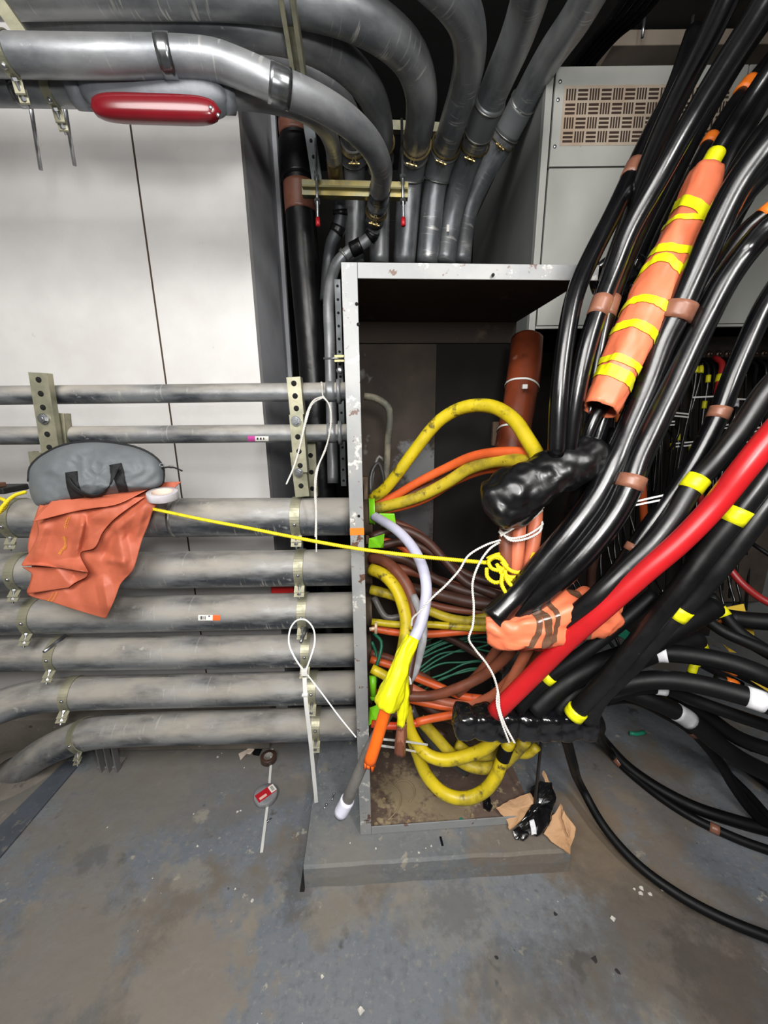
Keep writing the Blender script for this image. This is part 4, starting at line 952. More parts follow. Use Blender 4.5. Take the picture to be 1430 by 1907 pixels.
lv = E('pale lilac cable bowing out from the lime bushing and ending in yellow tape', [(694, 960, 1.38), (712, 970, 1.34), (742, 990, 1.27), (770, 1022, 1.2), (788, 1060, 1.15), (794, 1098, 1.12), (789, 1140, 1.09), (776, 1180, 1.07), (764, 1200, 1.06)], .0165, lav)
sg, GP, GS = sleeve('yellow_tape_wrap', 'bright yellow tape sleeve below the pale lilac cable with loose flaring ends', 'tape wrap', [(768, 1186, 1.062), (752, 1220, 1.05), (742, 1250, 1.045), (728, 1290, 1.04), (720, 1312, 1.04)], [.0185, .0225, .027, .034, .037], ytape, amp=.008, seed=11, freq=14, thick=.0012)
sleeve('loose_end', None, None, [(752, 1240, 1.06), (750, 1290, 1.058), (748, 1330, 1.058), (747, 1352, 1.058)], [.013, .018, .014, .009], ytape, amp=.006, seed=15, freq=18, thick=.0012, parent=sg)
ot = E('orange cable end hanging out below the yellow tape sleeve', [(722, 1308, 1.045), (714, 1335, 1.045), (704, 1370, 1.045), (694, 1402, 1.045), (688, 1420, 1.045)], .0165, M('orange_cable_bright', '#ee6a1d', '#e05c12', scale=8, rough=.32))
m = MB(); P = o_path[ot.name]
for k in range(7):
    a = k*.9; d = Vector((math.cos(a), math.sin(a), 0))*.013; m.bar(P[-1]+d+Vector((0, 0, .004)), P[-1]+d*1.1-Vector((0, 0, .012+.006*math.sin(k*2.3))), .009, .003)
m.done('frayed_tape', MATS['orange_cable_bright'], ot)
bt_ = E('brown cable end hanging beside the orange one, wound with brown tape', [(775, 1180, 1.14), (766, 1230, 1.11), (757, 1280, 1.085), (750, 1330, 1.075), (747, 1370, 1.07), (745, 1402, 1.07)], .0115, brd, bands=[(747, 1375, .07, M('brown_cable_tape', ''), 'brown_tape', .0022)])
sleeve('ribbed_winding', None, None, [(748, 1350, 1.07), (746, 1380, 1.07), (745, 1404, 1.07)], [.014, .0145, .0155], M('brown_gloss', '#6a4030', rough=.3), amp=.003, seed=3, freq=30, parent=bt_)
E('grey cable reaching out of the enclosure with a white taped tip near the floor', [(745, 1285, 1.18), (728, 1318, 1.14), (706, 1360, 1.10), (688, 1394, 1.08), (668, 1440, 1.08), (655, 1470, 1.09), (645, 1494, 1.10), (632, 1518, 1.11)], .0155, gry,
  bands=[(641, 1501, .055, M('white_vinyl', '#dadae8', '#c9c9da', scale=20, rough=.4), 'white_tape', .0035)], r2=.0165)
E('second pale cable hanging behind the yellow tape sleeve', [(770, 1110, 1.25), (786, 1150, 1.2), (788, 1185, 1.17), (782, 1215, 1.16), (772, 1250, 1.16), (760, 1270, 1.16)], .0125, gtape)
E('large brown cable looping over beside the yellow loop at mid height', [(690, 1040, 1.40), (715, 1045, 1.37), (742, 1068, 1.33), (762, 1100, 1.30), (772, 1140, 1.27), (772, 1180, 1.24), (763, 1230, 1.22), (755, 1290, 1.2)], .0205, brc)
E('yellow cable curling down behind the pale lilac one at mid height', [(690, 1060, 1.36), (712, 1069, 1.34), (735, 1092, 1.31), (750, 1125, 1.28), (757, 1160, 1.25), (754, 1195, 1.22), (748, 1225, 1.2)], .0215, yel)
E('short yellow cable disappearing behind the brown loop', [(690, 1098, 1.42), (715, 1104, 1.41), (740, 1112, 1.40), (760, 1125, 1.4)], .018, yel_d)
E('straight yellow cable crossing low at mid height', [(692, 1158, 1.38), (740, 1163, 1.38), (800, 1163, 1.37), (860, 1168, 1.35), (915, 1170, 1.3)], .0125, yel)
E('yellow cable slanting down to meet the straight one', [(770, 1122, 1.40), (800, 1138, 1.39), (840, 1152, 1.37), (880, 1158, 1.34), (925, 1160, 1.3)], .0165, yel_d)
E('orange cable just below the straight yellow one', [(692, 1170, 1.40), (740, 1178, 1.40), (800, 1181, 1.39), (860, 1176, 1.37), (915, 1172, 1.34)], .0135, orc)
E('yellow cable showing briefly behind the orange one near the blanket scrap', [(820, 1170, 1.43), (860, 1158, 1.42), (905, 1148, 1.40), (940, 1142, 1.36)], .014, yel_d)
mids = [
 ([(690, 1000, 1.45), (740, 985, 1.46), (790, 1005, 1.46), (830, 1045, 1.45), (870, 1085, 1.42), (930, 1110, 1.38)], .017, brd, 'dark brown cable, highest of the shadowed ones at mid height'),
 ([(690, 1020, 1.48), (760, 1010, 1.48), (820, 1040, 1.48), (870, 1070, 1.46), (950, 1095, 1.42)], .016, brd, 'dark brown cable just beneath the highest shadowed one'),
 ([(690, 1032, 1.46), (750, 1040, 1.46), (810, 1078, 1.45), (870, 1102, 1.43), (950, 1115, 1.4)], .018, brd, 'dark brown cable in the middle of the shadowed ones'),
 ([(700, 1050, 1.48), (780, 1068, 1.48), (850, 1092, 1.47), (950, 1102, 1.44)], .019, brc, 'brown cable crossing just above the thick dull one'),
 ([(760, 1095, 1.42), (820, 1108, 1.42), (880, 1122, 1.41), (960, 1130, 1.38)], .022, brd, 'thick dark brown cable below the knotted yellow rope'),
 ([(770, 1115, 1.47), (830, 1132, 1.46), (900, 1140, 1.44), (960, 1140, 1.4)], .014, brc, 'thin brown cable above the slanting yellow one'),
 ([(695, 1004, 1.5), (735, 1012, 1.5), (765, 1035, 1.5), (790, 1075, 1.5)], .013, orc, 'short orange cable showing behind the yellow rope'),
 ([(732, 970, 1.55), (765, 985, 1.55), (800, 1010, 1.54), (830, 1050, 1.52)], .013, brc, 'dusty brown cable leaving the lime bushing behind the lilac one'),
 ([(696, 1112, 1.44), (720, 1150, 1.42), (748, 1148, 1.42), (770, 1150, 1.42)], .012, gry, 'short grey cable between the brown loop and the frame'),
]
for p, r, mt, lb in mids: E(lb, p, r, mt)
lows = [
 ([(690, 1228, 1.40), (730, 1240, 1.39), (775, 1262, 1.37), (820, 1280, 1.35), (860, 1296, 1.33), (900, 1302, 1.3)], .0135, orc, 'bright orange cable slanting down through the lower tangle'),
 ([(690, 1216, 1.43), (730, 1228, 1.43), (790, 1262, 1.42), (830, 1285, 1.4)], .0145, brc, 'brown cable just above the slanting orange one'),
 ([(745, 1296, 1.32), (800, 1296, 1.31), (850, 1282, 1.28), (900, 1258, 1.25), (940, 1225, 1.2), (965, 1195, 1.15), (985, 1180, 1.1)], .0165, brc, 'brown cable curving up from the lower tangle to the salmon scrap'),
 ([(762, 1280, 1.36), (810, 1302, 1.35), (860, 1312, 1.33), (910, 1300, 1.28), (950, 1265, 1.24), (990, 1215, 1.18), (1005, 1185, 1.12)], .0165, slc, 'salmon brown cable curving below the upper one in the lower tangle'),
 ([(700, 1290, 1.38), (760, 1302, 1.36), (830, 1316, 1.34), (880, 1318, 1.32), (930, 1305, 1.28)], .0135, orc, 'orange cable resting just above the lower wrapped bundle'),
 ([(995, 1185, 1.1), (975, 1225, 1.12), (955, 1262, 1.15), (932, 1305, 1.17), (925, 1330, 1.18)], .0155, slc, 'salmon cable dropping from the scrap to the bundle, left of the red cable'),
 ([(1020, 1180, 1.13), (995, 1230, 1.16), (965, 1275, 1.19), (940, 1325, 1.2)], .0155, brc, 'brown cable dropping from the scrap right beside the salmon one'),
 ([(940, 1185, 1.25), (915, 1225, 1.28), (885, 1262, 1.31), (850, 1292, 1.33)], .016, brc, 'reddish brown cable tucked behind the white string'),
 ([(780, 1170, 1.5), (840, 1190, 1.5), (900, 1225, 1.48), (940, 1250, 1.44)], .014, brd, 'dark brown cable high in the lower tangle behind the string'),
 ([(775, 1345, 1.26), (805, 1338, 1.26), (850, 1330, 1.24)], .0125, orc, 'short orange red cable entering the left end of the lower bundle'),
 ([(700, 1240, 1.44), (745, 1272, 1.42), (800, 1320, 1.36), (850, 1345, 1.3)], .014, brd, 'dark cable sinking into the lower wrapped bundle'),
 ([(692, 1348, 1.28), (735, 1352, 1.27), (780, 1346, 1.26)], .012, M('orange_red_cable', '#c2401f', rough=.4), 'short red orange cable behind the hanging brown end'),
 ([(692, 1245, 1.32), (722, 1262, 1.31), (748, 1292, 1.29), (757, 1325, 1.27)], .016, yel, 'yellow cable sliding behind the yellow tape sleeve'),
 ([(755, 1316, 1.26), (765, 1364, 1.25), (791, 1402, 1.24), (824, 1415, 1.22), (867, 1408, 1.2), (905, 1392, 1.18), (925, 1372, 1.16)], .0195, yel, 'yellow cable, shallowest of the loops under the lower bundle'),
 ([(782, 1340, 1.33), (815, 1376, 1.32), (845, 1408, 1.31), (880, 1428, 1.3), (925, 1428, 1.27), (955, 1405, 1.24), (978, 1378, 1.2)], .0195, yel_d, 'yellow cable forming the middle loop under the lower bundle'),
 ([(760, 1350, 1.30), (776, 1400, 1.29), (795, 1445, 1.28), (828, 1478, 1.27), (865, 1487, 1.26), (900, 1474, 1.25), (922, 1448, 1.24), (935, 1415, 1.23), (948, 1378, 1.2)], .0205, yel, 'yellow cable hanging in the deepest loop above the dirty floor plate'),
 ([(850, 1385, 1.36), (890, 1410, 1.36), (930, 1400, 1.34), (960, 1380, 1.3)], .017, yel_d, 'shadowed yellow cable behind the middle loop'),
 ([(764, 1318, 1.34), (782, 1352, 1.34), (808, 1385, 1.34), (838, 1415, 1.36), (868, 1438, 1.4)], .0155, dkg, 'dark grey cable running down between the yellow loops'),
 ([(700, 1316, 1.4), (740, 1330, 1.4), (790, 1350, 1.38), (830, 1372, 1.36)], .014, brd, 'brown cable low in the tangle near the lowest lime bushing'),
 ([(1000, 1390, 1.26), (980, 1405, 1.28), (950, 1400, 1.3)], .014, yel_d, 'yellow cable end coming out at the right under the lower bundle'),
]
for p, r, mt, lb in lows: E(lb, p, r, mt)
# dirty tape patches on the deep yellow loop
loop = [o for o in COL.objects if o.get('label', '').startswith('yellow cable hanging in the deepest')][0]
bp = band_pts(o_path[loop.name], 938, 1400, .055); v, f = tube_geo(bp, .0215, 16); link('black_tape', v, f, blk3, loop)
# three salmon conductors hanging out of the upper wrap
for i, (p, mt, lb) in enumerate((
    ([(944, 965, 1.05), (942, 1000, 1.04), (943, 1045, 1.04), (952, 1085, 1.06), (962, 1120, 1.09)], brc, 'left brown conductor tied with string and rope below the upper wrap'),
    ([(968, 955, 1.05), (965, 1000, 1.035), (961, 1045, 1.035), (958, 1085, 1.05), (960, 1115, 1.08)], M('salmon_conductor', '#c87050', '#b05c40', scale=8, rough=.45), 'middle salmon conductor tied with string and rope below the upper wrap'),
    ([(998, 945, 1.06), (995, 990, 1.045), (988, 1035, 1.045), (975, 1078, 1.055), (960, 1112, 1.08)], MATS['salmon_conductor'], 'right salmon conductor tied with string and rope below the upper wrap'))):
    E(lb, p, .019, mt)
# amber blanket tube standing in the back corner
amb = M('amber_rubber', '#7d3a22', '#5d2a18', scale=5, rough=.3, coat=.25, specks=[('#9c6f5a', 10, .64, .72), ('#33180f', 6, .6, .7)])
at_, AP, AS = sleeve('rubber_blanket_tube', 'dark reddish brown rubber blanket tube tied with white cable ties in the enclosure', 'rubber blanket', [(981, 632, 1.42), (976, 690, 1.40), (968, 745, 1.38), (957, 805, 1.36), (948, 870, 1.34), (944, 940, 1.32), (944, 975, 1.32)], [.056, .057, .056, .056, .055, .05, .045], amb, amp=.003, seed=21, freq=6)
m = MB()
ztie = M('white_nylon', '#d6d6d2', '#c9c9c4', scale=14, rough=.4)
for py in (720, 803):
    c = 0
    for i in range(len(AP)-1):
        if proj(AP[i])[1] >= py: break
        c += (AP[i+1]-AP[i]).length
    wrap_band('cable_tie', at_, AP, AS, c, .003, 1, .007, ztie, ex=.003, label='white cable tie')
q = U(977, 720, 1.30); m = MB(); m.obox(q, (.008, 0, 0), (0, .005, 0), (0, 0, .007)); m.done('tie_head', ztie, at_, smooth=False)
# dim things on the right inside
m = MB(); A = PY(926, 808, 1.66); m.obox(A, (.022, 0, 0), (0, .012, 0), (0, 0, .05)); o = m.done('switch_box', M('box_brown', '#6a5546', '#54443a', scale=9, rough=.7), smooth=False, bevel=.003, label='small dusty brown box fixed at the back beside the amber tube', cat='box')
for dz in (-.02, .02): mm = MB(); mm.obox(A+Vector((0, -.013, dz)), (.006, 0, 0), (0, .001, 0), (0, 0, .009)); mm.done('opening', hole, o, smooth=False)
E('dusty grey green cable coming in through the side and hooking down', [PY(678, 738, 1.42), PY(700, 742, 1.42), PY(722, 758, 1.42), PY(726, 780, 1.42), PY(722, 820, 1.43), PY(720, 870, 1.43), PY(716, 920, 1.43)], .0125, M('dusty_cable', '#4d4d44', '#77705f', scale=16, mix=(.45, .6), rough=.7))
E('thin dark cable inside, left of the dusty hooked one', [PY(690, 920, 1.36), PY(692, 880, 1.38), PY(704, 862, 1.40), PY(712, 880, 1.4), PY(716, 915, 1.4)], .007, dkg)
E('thin dark cable inside, looping to the upper lime bushing', [PY(716, 860, 1.45), PY(706, 850, 1.45), PY(697, 872, 1.44), PY(690, 915, 1.42)], .006, gry)
# lime bushings and thread rings at each conduit mouth
def bushing(px, py, Y, r, wd, label, mat=lime):
    c = PY(px, py, Y); m = MB(); ax = Vector((math.cos(RA), math.sin(RA), 0))
    n = 28; v = []; f = []
    prof = [(-.5, .86), (-.5, 1.0), (.25, 1.0), (.5, 1.12), (.5, .96), (-.5, .86)]
    e1 = ax.cross(Vector((0, 0, 1))); e2 = Vector((0, 0, 1))
    for (t, k) in prof:
        for j in range(n): a = 2*math.pi*j/n; v.append(c+ax*(wd*t)+(e1*math.cos(a)+e2*math.sin(a))*r*k)
    for i in range(len(prof)-1):
        for j in range(n): k = (j+1) % n; f.append((i*n+j, i*n+k, (i+1)*n+k, (i+1)*n+j))
    return link('insulating_bushing', v, f, mat, label=label, cat='bushing')
steelrust = M('rusty_lip', '#7d6a58', '#5f5245', scale=12, rough=.6, metal=.3)
for i, (y, rr) in enumerate(((962, .0715), (1056, .07), (1135, .0695), (1210, .0655), (1279, .0655), (1346, .0655))):
    bushing(684, y, 1.44, rr*.98, .034, ['metal collar where the topmost wide conduit enters the enclosure', 'metal collar of the second wide conduit inside the frame', 'metal collar of the barcode-sticker conduit inside the frame', 'metal collar of the fourth wide conduit inside the frame', 'metal collar of the second lowest conduit inside the frame', 'metal collar of the lowest conduit inside the frame'][i], steelrust)
b = bushing(692, 950, 1.37, .05, .02, 'lime green bushing ring the upper cables come through')
m = MB(); A = U(722, 968, 1.40); m.obox(A, (.028, .004, -.002), (0, .006, 0), (-.003, 0, .024)); m.done('lime_guard', lime, smooth=False, bevel=.002, label='flat lime green plastic guard just right of the upper bushing', cat='guard')
m = MB(); m.add([U(687, 1003, 1.38), U(714, 1012, 1.38), U(708, 1020, 1.36), U(686, 1020, 1.38), U(687, 1003, 1.40), U(716, 994, 1.40), U(714, 1020, 1.38), U(686, 1020, 1.40)], [(0, 1, 2, 3), (7, 6, 5, 4), (0, 4, 5, 1), (1, 5, 6, 2), (2, 6, 7, 3), (3, 7, 4, 0)]); m.done('lime_guard', lime, smooth=False, label='broken lime green shard hanging under the upper bushing', cat='guard')
m = MB(); m.cyl(U(694, 1258, 1.34), U(695, 1296, 1.34), .013, 14, .011); m.sphere(U(695, 1298, 1.34), .012, 8); m.done('lime_sleeve', lime, label='small lime green rounded sleeve above the orange cable end', cat='sleeve')
m = MB(); A = U(700, 1332, 1.33); m.add([U(688, 1318, 1.34), U(720, 1306, 1.33), U(700, 1342, 1.3), U(686, 1352, 1.32), U(688, 1318, 1.35), U(720, 1306, 1.34), U(700, 1342, 1.31), U(686, 1352, 1.33)], [(0, 1, 2, 3), (7, 6, 5, 4), (0, 4, 5, 1), (1, 5, 6, 2), (2, 6, 7, 3), (3, 7, 4, 0)]); m.done('lime_guard', lime, smooth=False, label='lowest lime green plastic guard behind the grey cable', cat='guard')
m = MB(); m.cyl(U(688, 1172, 1.20), U(700, 1170, 1.2), .006, 10); m.cyl(U(700, 1160, 1.2), U(700, 1180, 1.2), .005, 10); o = m.done('latch_hook', M('latch_tan', '#b39a83', rough=.5, metal=.3), label='small tan hook latch on the inner edge of the frame', cat='latch')
# green ground wires
random.seed(5)
for i in range(11):
    y = 1170+i*9; pts = [(776, y+30+random.uniform(-6, 6), 1.56), (820, y+8+random.uniform(-8, 8), 1.57), (870, y-8+random.uniform(-8, 8), 1.57), (925, y-14+random.uniform(-8, 8), 1.56)]
    cable('ground_wire', 'thin dark green wire in the tuft behind the lower tangle', 'wire', pts, .0042, grn, group='green wires behind the lower tangle', n=8)
for i, (p, lb) in enumerate((([(696, 1180, 1.40), (710, 1195, 1.38), (706, 1225, 1.36), (694, 1255, 1.36)], 'green wire curling down beside the hook latch'), ([(692, 1195, 1.42), (700, 1215, 1.42), (702, 1250, 1.4), (697, 1290, 1.38)], 'green wire passing behind the lime sleeve'), ([(745, 1048, 1.52), (770, 1042, 1.52), (790, 1036, 1.52)], 'short green wire behind the yellow rope'))):
    cable('ground_wire', lb, 'wire', p, .006, grn, n=8)

# ---------------------------------------------------------------- rope and string
def twisted(name, label, cat, pts, r, pitch, mat, strands=3, parent=None, world=False):
    P, _ = spline(W3(pts), pitch/7); T, N, B = frames(P); m = MB(); cum = 0; ang = []
    for i in range(len(P)):
        if i: cum += (P[i]-P[i-1]).length
        ang.append(cum/pitch*2*math.pi)
    for s in range(strands):
        Q_ = [P[i]+(N[i]*math.cos(ang[i]+2*math.pi*s/strands)+B[i]*math.sin(ang[i]+2*math.pi*s/strands))*r*.52 for i in range(len(P))]
        m.tube(Q_, r*.56, 6)
    return m.done(name, mat, parent, label=label, cat=cat)
rope_m = M('yellow_rope', '#e8d41a', '#d3bd14', scale=40, rough=.5)
twine = M('white_twine', '#d9d6cf', '#c7c4bd', scale=40, rough=.75)
rp = root('rope', U(905, 1048, 1.0), 'yellow twisted rope pulled from the orange blanket to a knot on the conductors', 'rope')
twisted('rope_line', None, None, [(286, 948, 1.25), (370, 966, 1.22), (460, 983, 1.19), (560, 1003, 1.15), (660, 1021, 1.10), (760, 1034, 1.06), (850, 1043, 1.03), (906, 1048, 1.01)], .0055, .018, rope_m, parent=rp)
ropes = [
 [(906, 1048, 1.01), (922, 1038, 1.0), (940, 1048, .995), (935, 1062, .995), (915, 1058, 1.0), (910, 1044, 1.0), (928, 1036, .995), (945, 1055, .99)],
 [(925, 1050, 1.0), (935, 1070, .99), (950, 1080, .985), (972, 1082, .99), (990, 1066, 1.01), (998, 1045, 1.04), (997, 1030, 1.07)],
 [(930, 1055, 1.0), (945, 1073, .985), (965, 1074, .985), (985, 1057, 1.0), (996, 1038, 1.03), (990, 1022, 1.08)],
 [(934, 1046, .99), (950, 1062, .982), (968, 1066, .982), (986, 1048, 1.0), (994, 1030, 1.03)],
 [(906, 1058, 1.0), (908, 1075, .99), (922, 1085, .985), (936, 1080, .985), (940, 1065, .985)],
 [(935, 1068, .98), (934, 1088, .975), (942, 1104, .97), (949, 1115, .97)],
 [(940, 1062, .978), (944, 1080, .972), (958, 1096, .968), (974, 1107, .965)],
 [(908, 1040, 1.01), (925, 1033, 1.03), (938, 1030, 1.05)],
]
for i, p in enumerate(ropes): twisted('rope_loop' if i < 5 else 'rope_tail', None, None, p, .0052, .018, rope_m, parent=rp)
r2 = twisted('rope', 'yellow rope tail lying over the top wide conduit at the left edge', 'rope', [(-40, 985, 1.2), (-8, 962, 1.2), (8, 940, 1.22), (25, 924, 1.24), (48, 916, 1.27)], .006, .02, rope_m)
twisted('rope', 'loop of yellow rope lower at the left edge, behind the wide conduit clamp', 'rope', [(-40, 925, 1.27), (-10, 926, 1.26), (12, 935, 1.25), (4, 950, 1.25), (-30, 965, 1.25)], .006, .02, rope_m)
tw = root('string', U(955, 995, 1.0), 'white twine tied round the salmon conductors with two long loose tails', 'string')
for i, p in enumerate((
 [(930, 992, 1.0), (950, 1002, .985), (975, 999, .985), (1000, 986, 1.0), (1011, 976, 1.02)],
 [(931, 986, 1.0), (950, 1006, .98), (978, 1004, .98), (1005, 990, 1.0), (1010, 972, 1.03)],
 [(1012, 944, 1.03), (990, 964, .99), (965, 978, .985), (940, 992, .99), (929, 990, 1.01)],
 [(1010, 950, 1.03), (985, 970, .985), (955, 984, .982), (932, 998, .99)])):
    twisted('string_turn', None, None, p, .0032, .012, twine, 2, parent=tw)
twisted('string_tail', None, None, [(932, 1006, .99), (905, 1015, .98), (872, 1035, .975), (855, 1062, .97), (830, 1090, .97), (806, 1112, .975), (782, 1138, 1.0), (768, 1152, 1.03), (766, 1165, 1.05)], .003, .012, twine, 2, parent=tw)
twisted('string_tail', None, None, [(930, 1010, .99), (912, 1022, .985), (892, 1050, .98), (880, 1085, .98), (882, 1130, .98), (880, 1165, .985), (873, 1190, .99), (885, 1210, 1.0), (905, 1235, 1.0), (920, 1262, 1.0), (928, 1295, 1.0), (930, 1320, .99), (940, 1350, .985), (958, 1384, .985)], .0032, .012, twine, 2, parent=tw)
twisted('string_tail', None, None, [(927, 1285, 1.0), (925, 1310, .99), (934, 1345, .985), (948, 1383, .985)], .0028, .012, twine, 2, parent=tw)
# twine hanging off the upper thin pipe at the left of the enclosure
t2 = root('string', U(600, 738, 1.2), 'dull white twine looped over the upper thin pipe left of the enclosure', 'string')
for p in (
 [(598, 712, 1.38), (600, 716, 1.30), (601, 735, 1.27), (603, 742, 1.26)],
 [(603, 738, 1.26), (585, 745, 1.26), (573, 765, 1.26), (565, 800, 1.26), (556, 840, 1.25), (545, 875, 1.25), (533, 902, 1.25)],
 [(602, 740, 1.26), (582, 752, 1.26), (570, 785, 1.26), (560, 825, 1.25), (550, 862, 1.25), (534, 900, 1.25)],
 [(600, 738, 1.26), (612, 752, 1.26), (617, 785, 1.26), (611, 820, 1.26), (600, 850, 1.26), (588, 880, 1.26), (586, 915, 1.27), (588, 960, 1.28), (587, 1000, 1.28)],
 [(602, 738, 1.26), (615, 758, 1.26), (615, 795, 1.26), (606, 838, 1.26), (594, 865, 1.26), (588, 900, 1.26), (589, 950, 1.28), (589, 1028, 1.28)]):
    twisted('string_strand', None, None, p, .0028, .012, twine, 2, parent=t2)
# white cable ties
def strap(name, label, cat, pts, w, mat, parent=None, thick=.0016, face=None):
    P, _ = spline(W3(pts), .01); m = MB()
    for a, b in zip(P[:-1], P[1:]):
        d = (b-a).normalized(); v = (CAMLOC-a) if face is None else Vector(face); s = d.cross(v).normalized()*(w/2); n_ = s.cross(d).normalized()*thick
        m.add([a-s, a+s, b+s, b-s, a-s+n_, a+s+n_, b+s+n_, b-s+n_], [(3, 2, 1, 0), (4, 5, 6, 7), (0, 1, 5, 4), (1, 2, 6, 5), (2, 3, 7, 6), (3, 0, 4, 7)])
    return m.done(name, mat, parent, smooth=False, label=label, cat=cat)
ct = root('cable_tie', U(567, 1250, 1.1), 'large white cable tie looped on a conduit clamp with its tail hanging to the floor', 'cable tie')
strap('tie_loop', None, None, [(566, 1250, 1.14), (549, 1225, 1.15), (538, 1198, 1.16), (541, 1170, 1.18), (553, 1155, 1.2), (568, 1154, 1.21), (583, 1170, 1.19), (586, 1195, 1.17), (578, 1225, 1.15), (569, 1250, 1.14)], .0045, ztie, ct)
strap('tie_tail', None, None, [(567, 1262, 1.14), (569, 1300, 1.145), (577, 1370, 1.18), (583, 1430, 1.24), (589, 1494, 1.3)], .012, ztie, ct)
m = MB(); m.obox(U(567, 1252, 1.138), (.009, 0, 0), (0, .006, 0), (0, 0, .009)); m.done('tie_head', ztie, ct, smooth=False, bevel=.001)
m = MB(); m.obox(U(568, 1294, 1.142), (.009, 0, 0), (0, .005, 0), (0, 0, .003)); m.done('tie_collar', ztie, ct, smooth=False, bevel=.001)
strap('cable_tie', 'thin white cable tie strand slanting from the hanging tie to the enclosure edge', 'cable tie', [(572, 1256, 1.14), (600, 1292, 1.12), (632, 1335, 1.09), (663, 1373, 1.08)], .0035, ztie)
for i, (a, b) in enumerate((((706, 1376), (796, 1387)), ((704, 1388), (780, 1401)))):
    strap('cable_tie', ['upper of the two white ties stretched above the dirty floor plate', 'lower of the two white ties stretched above the dirty floor plate'][i], 'cable tie', [(a[0], a[1], 1.1), ((a[0]+b[0])/2, (a[1]+b[1])/2-1, 1.16), (b[0], b[1], 1.25)], .006, ztie)
strap('cable_tie', 'short white cable tie round the brown cable beside the yellow tape sleeve', 'cable tie', [(752, 1256, 1.08), (762, 1262, 1.075), (765, 1274, 1.08)], .006, ztie)
# ---------------------------------------------------------------- grey duffel bag on the top wide conduit
bagm = M('grey_nylon', '#6b7073', '#62676a', scale=7, rough=.62, bump=.12, bscale=220)
blackw = M('black_webbing', '#1b1c1e', '#141416', scale=60, rough=.8, bump=.2, bscale=200)
out = [(53, 898), (56, 872), (70, 855), (88, 843), (106, 834), (130, 827), (160, 823.5), (190, 823.5), (220, 827), (250, 833), (275, 843), (293, 856), (303, 870), (305, 885), (303, 900), (290, 910), (270, 914), (239, 919), (200, 925), (161, 932), (120, 938), (84, 943), (68, 941), (60, 930), (55, 915)]
BD = 1.275
bag = root('duffel_bag', U(180, 935, BD), 'grey half-moon duffel bag with black handles lying on the top wide conduit', 'bag')
cx_, cy_ = 180, 893
oo, _ = spline([Vector((x, y, 0)) for x, y in out+[out[0]]], 6)
v = []; f = []; nr = 22; n = len(oo)-1
def bagz(px, py, t):
    th = .062*(1-t**2.6)**.55 if t < 1 else 0
    q = Vector((px/26, py/22, 0))
    w = .016*noise.noise(q*.55)+.010*(1-2*abs(noise.noise(q*.9+Vector((px*.004, 5, 0)))))+.003*noise.noise(q*2.6)
    return th + w*(1-t**4) if t < 1 else 0
for side in (1, -1):
    for i in range(nr+1):
        t = i/nr
        for j in range(n):
            px = cx_+(oo[j].x-cx_)*t; py = cy_+(oo[j].y-cy_)*t
            d = bagz(px, py, t) if side == 1 else .05*(1-t**2.6)**.5
            v.append(U(px, py, BD-side*d))
s_ = (nr+1)*n
for side in (0, 1):
    for i in range(nr):
        for j in range(n):
            k = (j+1) % n; q = (side*s_+i*n+j, side*s_+i*n+k, side*s_+(i+1)*n+k, side*s_+(i+1)*n+j)
            f.append(q if side else q[::-1])
link('bag_body', v, f, bagm, bag)
def onbag(px, py, lift=.004):
    # radial parameter of the pixel inside the outline
    a = math.atan2(py-cy_, px-cx_); best = None
    for j in range(n):
        b = math.atan2(oo[j].y-cy_, oo[j].x-cx_); dd = abs((a-b+math.pi) % (2*math.pi)-math.pi)
        if best is None or dd < best[0]: best = (dd, j)
    R0 = math.hypot(oo[best[1]].x-cx_, oo[best[1]].y-cy_); t = min(.999, math.hypot(px-cx_, py-cy_)/R0)
    return U(px, py, BD-bagz(px, py, t)-lift)
cable('zip_piping', None, None, [U(x, y-1, BD) for x, y in out[:15]], .0042, blackw, parent=bag, n=8)
def web(name, pl, pr, parent, nu=8, lift=.004):
    """black webbing strip between a left and a right pixel polyline"""
    L_, _ = spline([Vector((x, y, 0)) for x, y in pl], 3); m = MB(); k = 24
    def samp(pl_, t):
        P_, _ = spline([Vector((x, y, 0)) for x, y in pl_], 2); return P_[int(t*(len(P_)-1))]
    v = []; f = []
    for i in range(k+1):
        a, b = samp(pl, i/k), samp(pr, i/k)
        for q in range(4): c = a.lerp(b, q/3); v.append(onbag(c.x, c.y, lift))
    for i in range(k):
        for q in range(3): a = i*4+q; f.append((a, a+4, a+5, a+1))
    o = link(name, v, f, blackw, parent); s = o.modifiers.new('solid', 'SOLIDIFY'); s.thickness = .002; return o
web('handle_strap', [(121, 880), (124, 905), (133, 933)], [(144, 877), (146, 903), (158, 931)], bag)
web('handle_strap', [(203, 866), (212, 892), (222, 920)], [(226, 862), (232, 890), (240, 918)], bag)
web('handle_grip', [(122, 892), (130, 907), (150, 922), (176, 928), (194, 922), (206, 898), (205, 872)], [(128, 888), (138, 903), (155, 916), (176, 922), (190, 917), (210, 895), (224, 868)], bag, lift=.016)
zp = cable('zip_pull', None, None, [U(302, 872, 1.26), U(312, 870, 1.25), U(325, 871, 1.245), U(339, 877, 1.24)], .0028, blackw, parent=bag, n=8)
m = MB()
for (x, y) in ((302, 866), (318, 869)):
    c = U(x, y, 1.25)
    for k in range(12):
        a = 2*math.pi*k/12; b = 2*math.pi*(k+1)/12
        m.cyl(c+Vector((math.cos(a)*.008, 0, math.sin(a)*.005)), c+Vector((math.cos(b)*.008, 0, math.sin(b)*.005)), .0014, 6)
m.done('zip_ring', steel, bag)

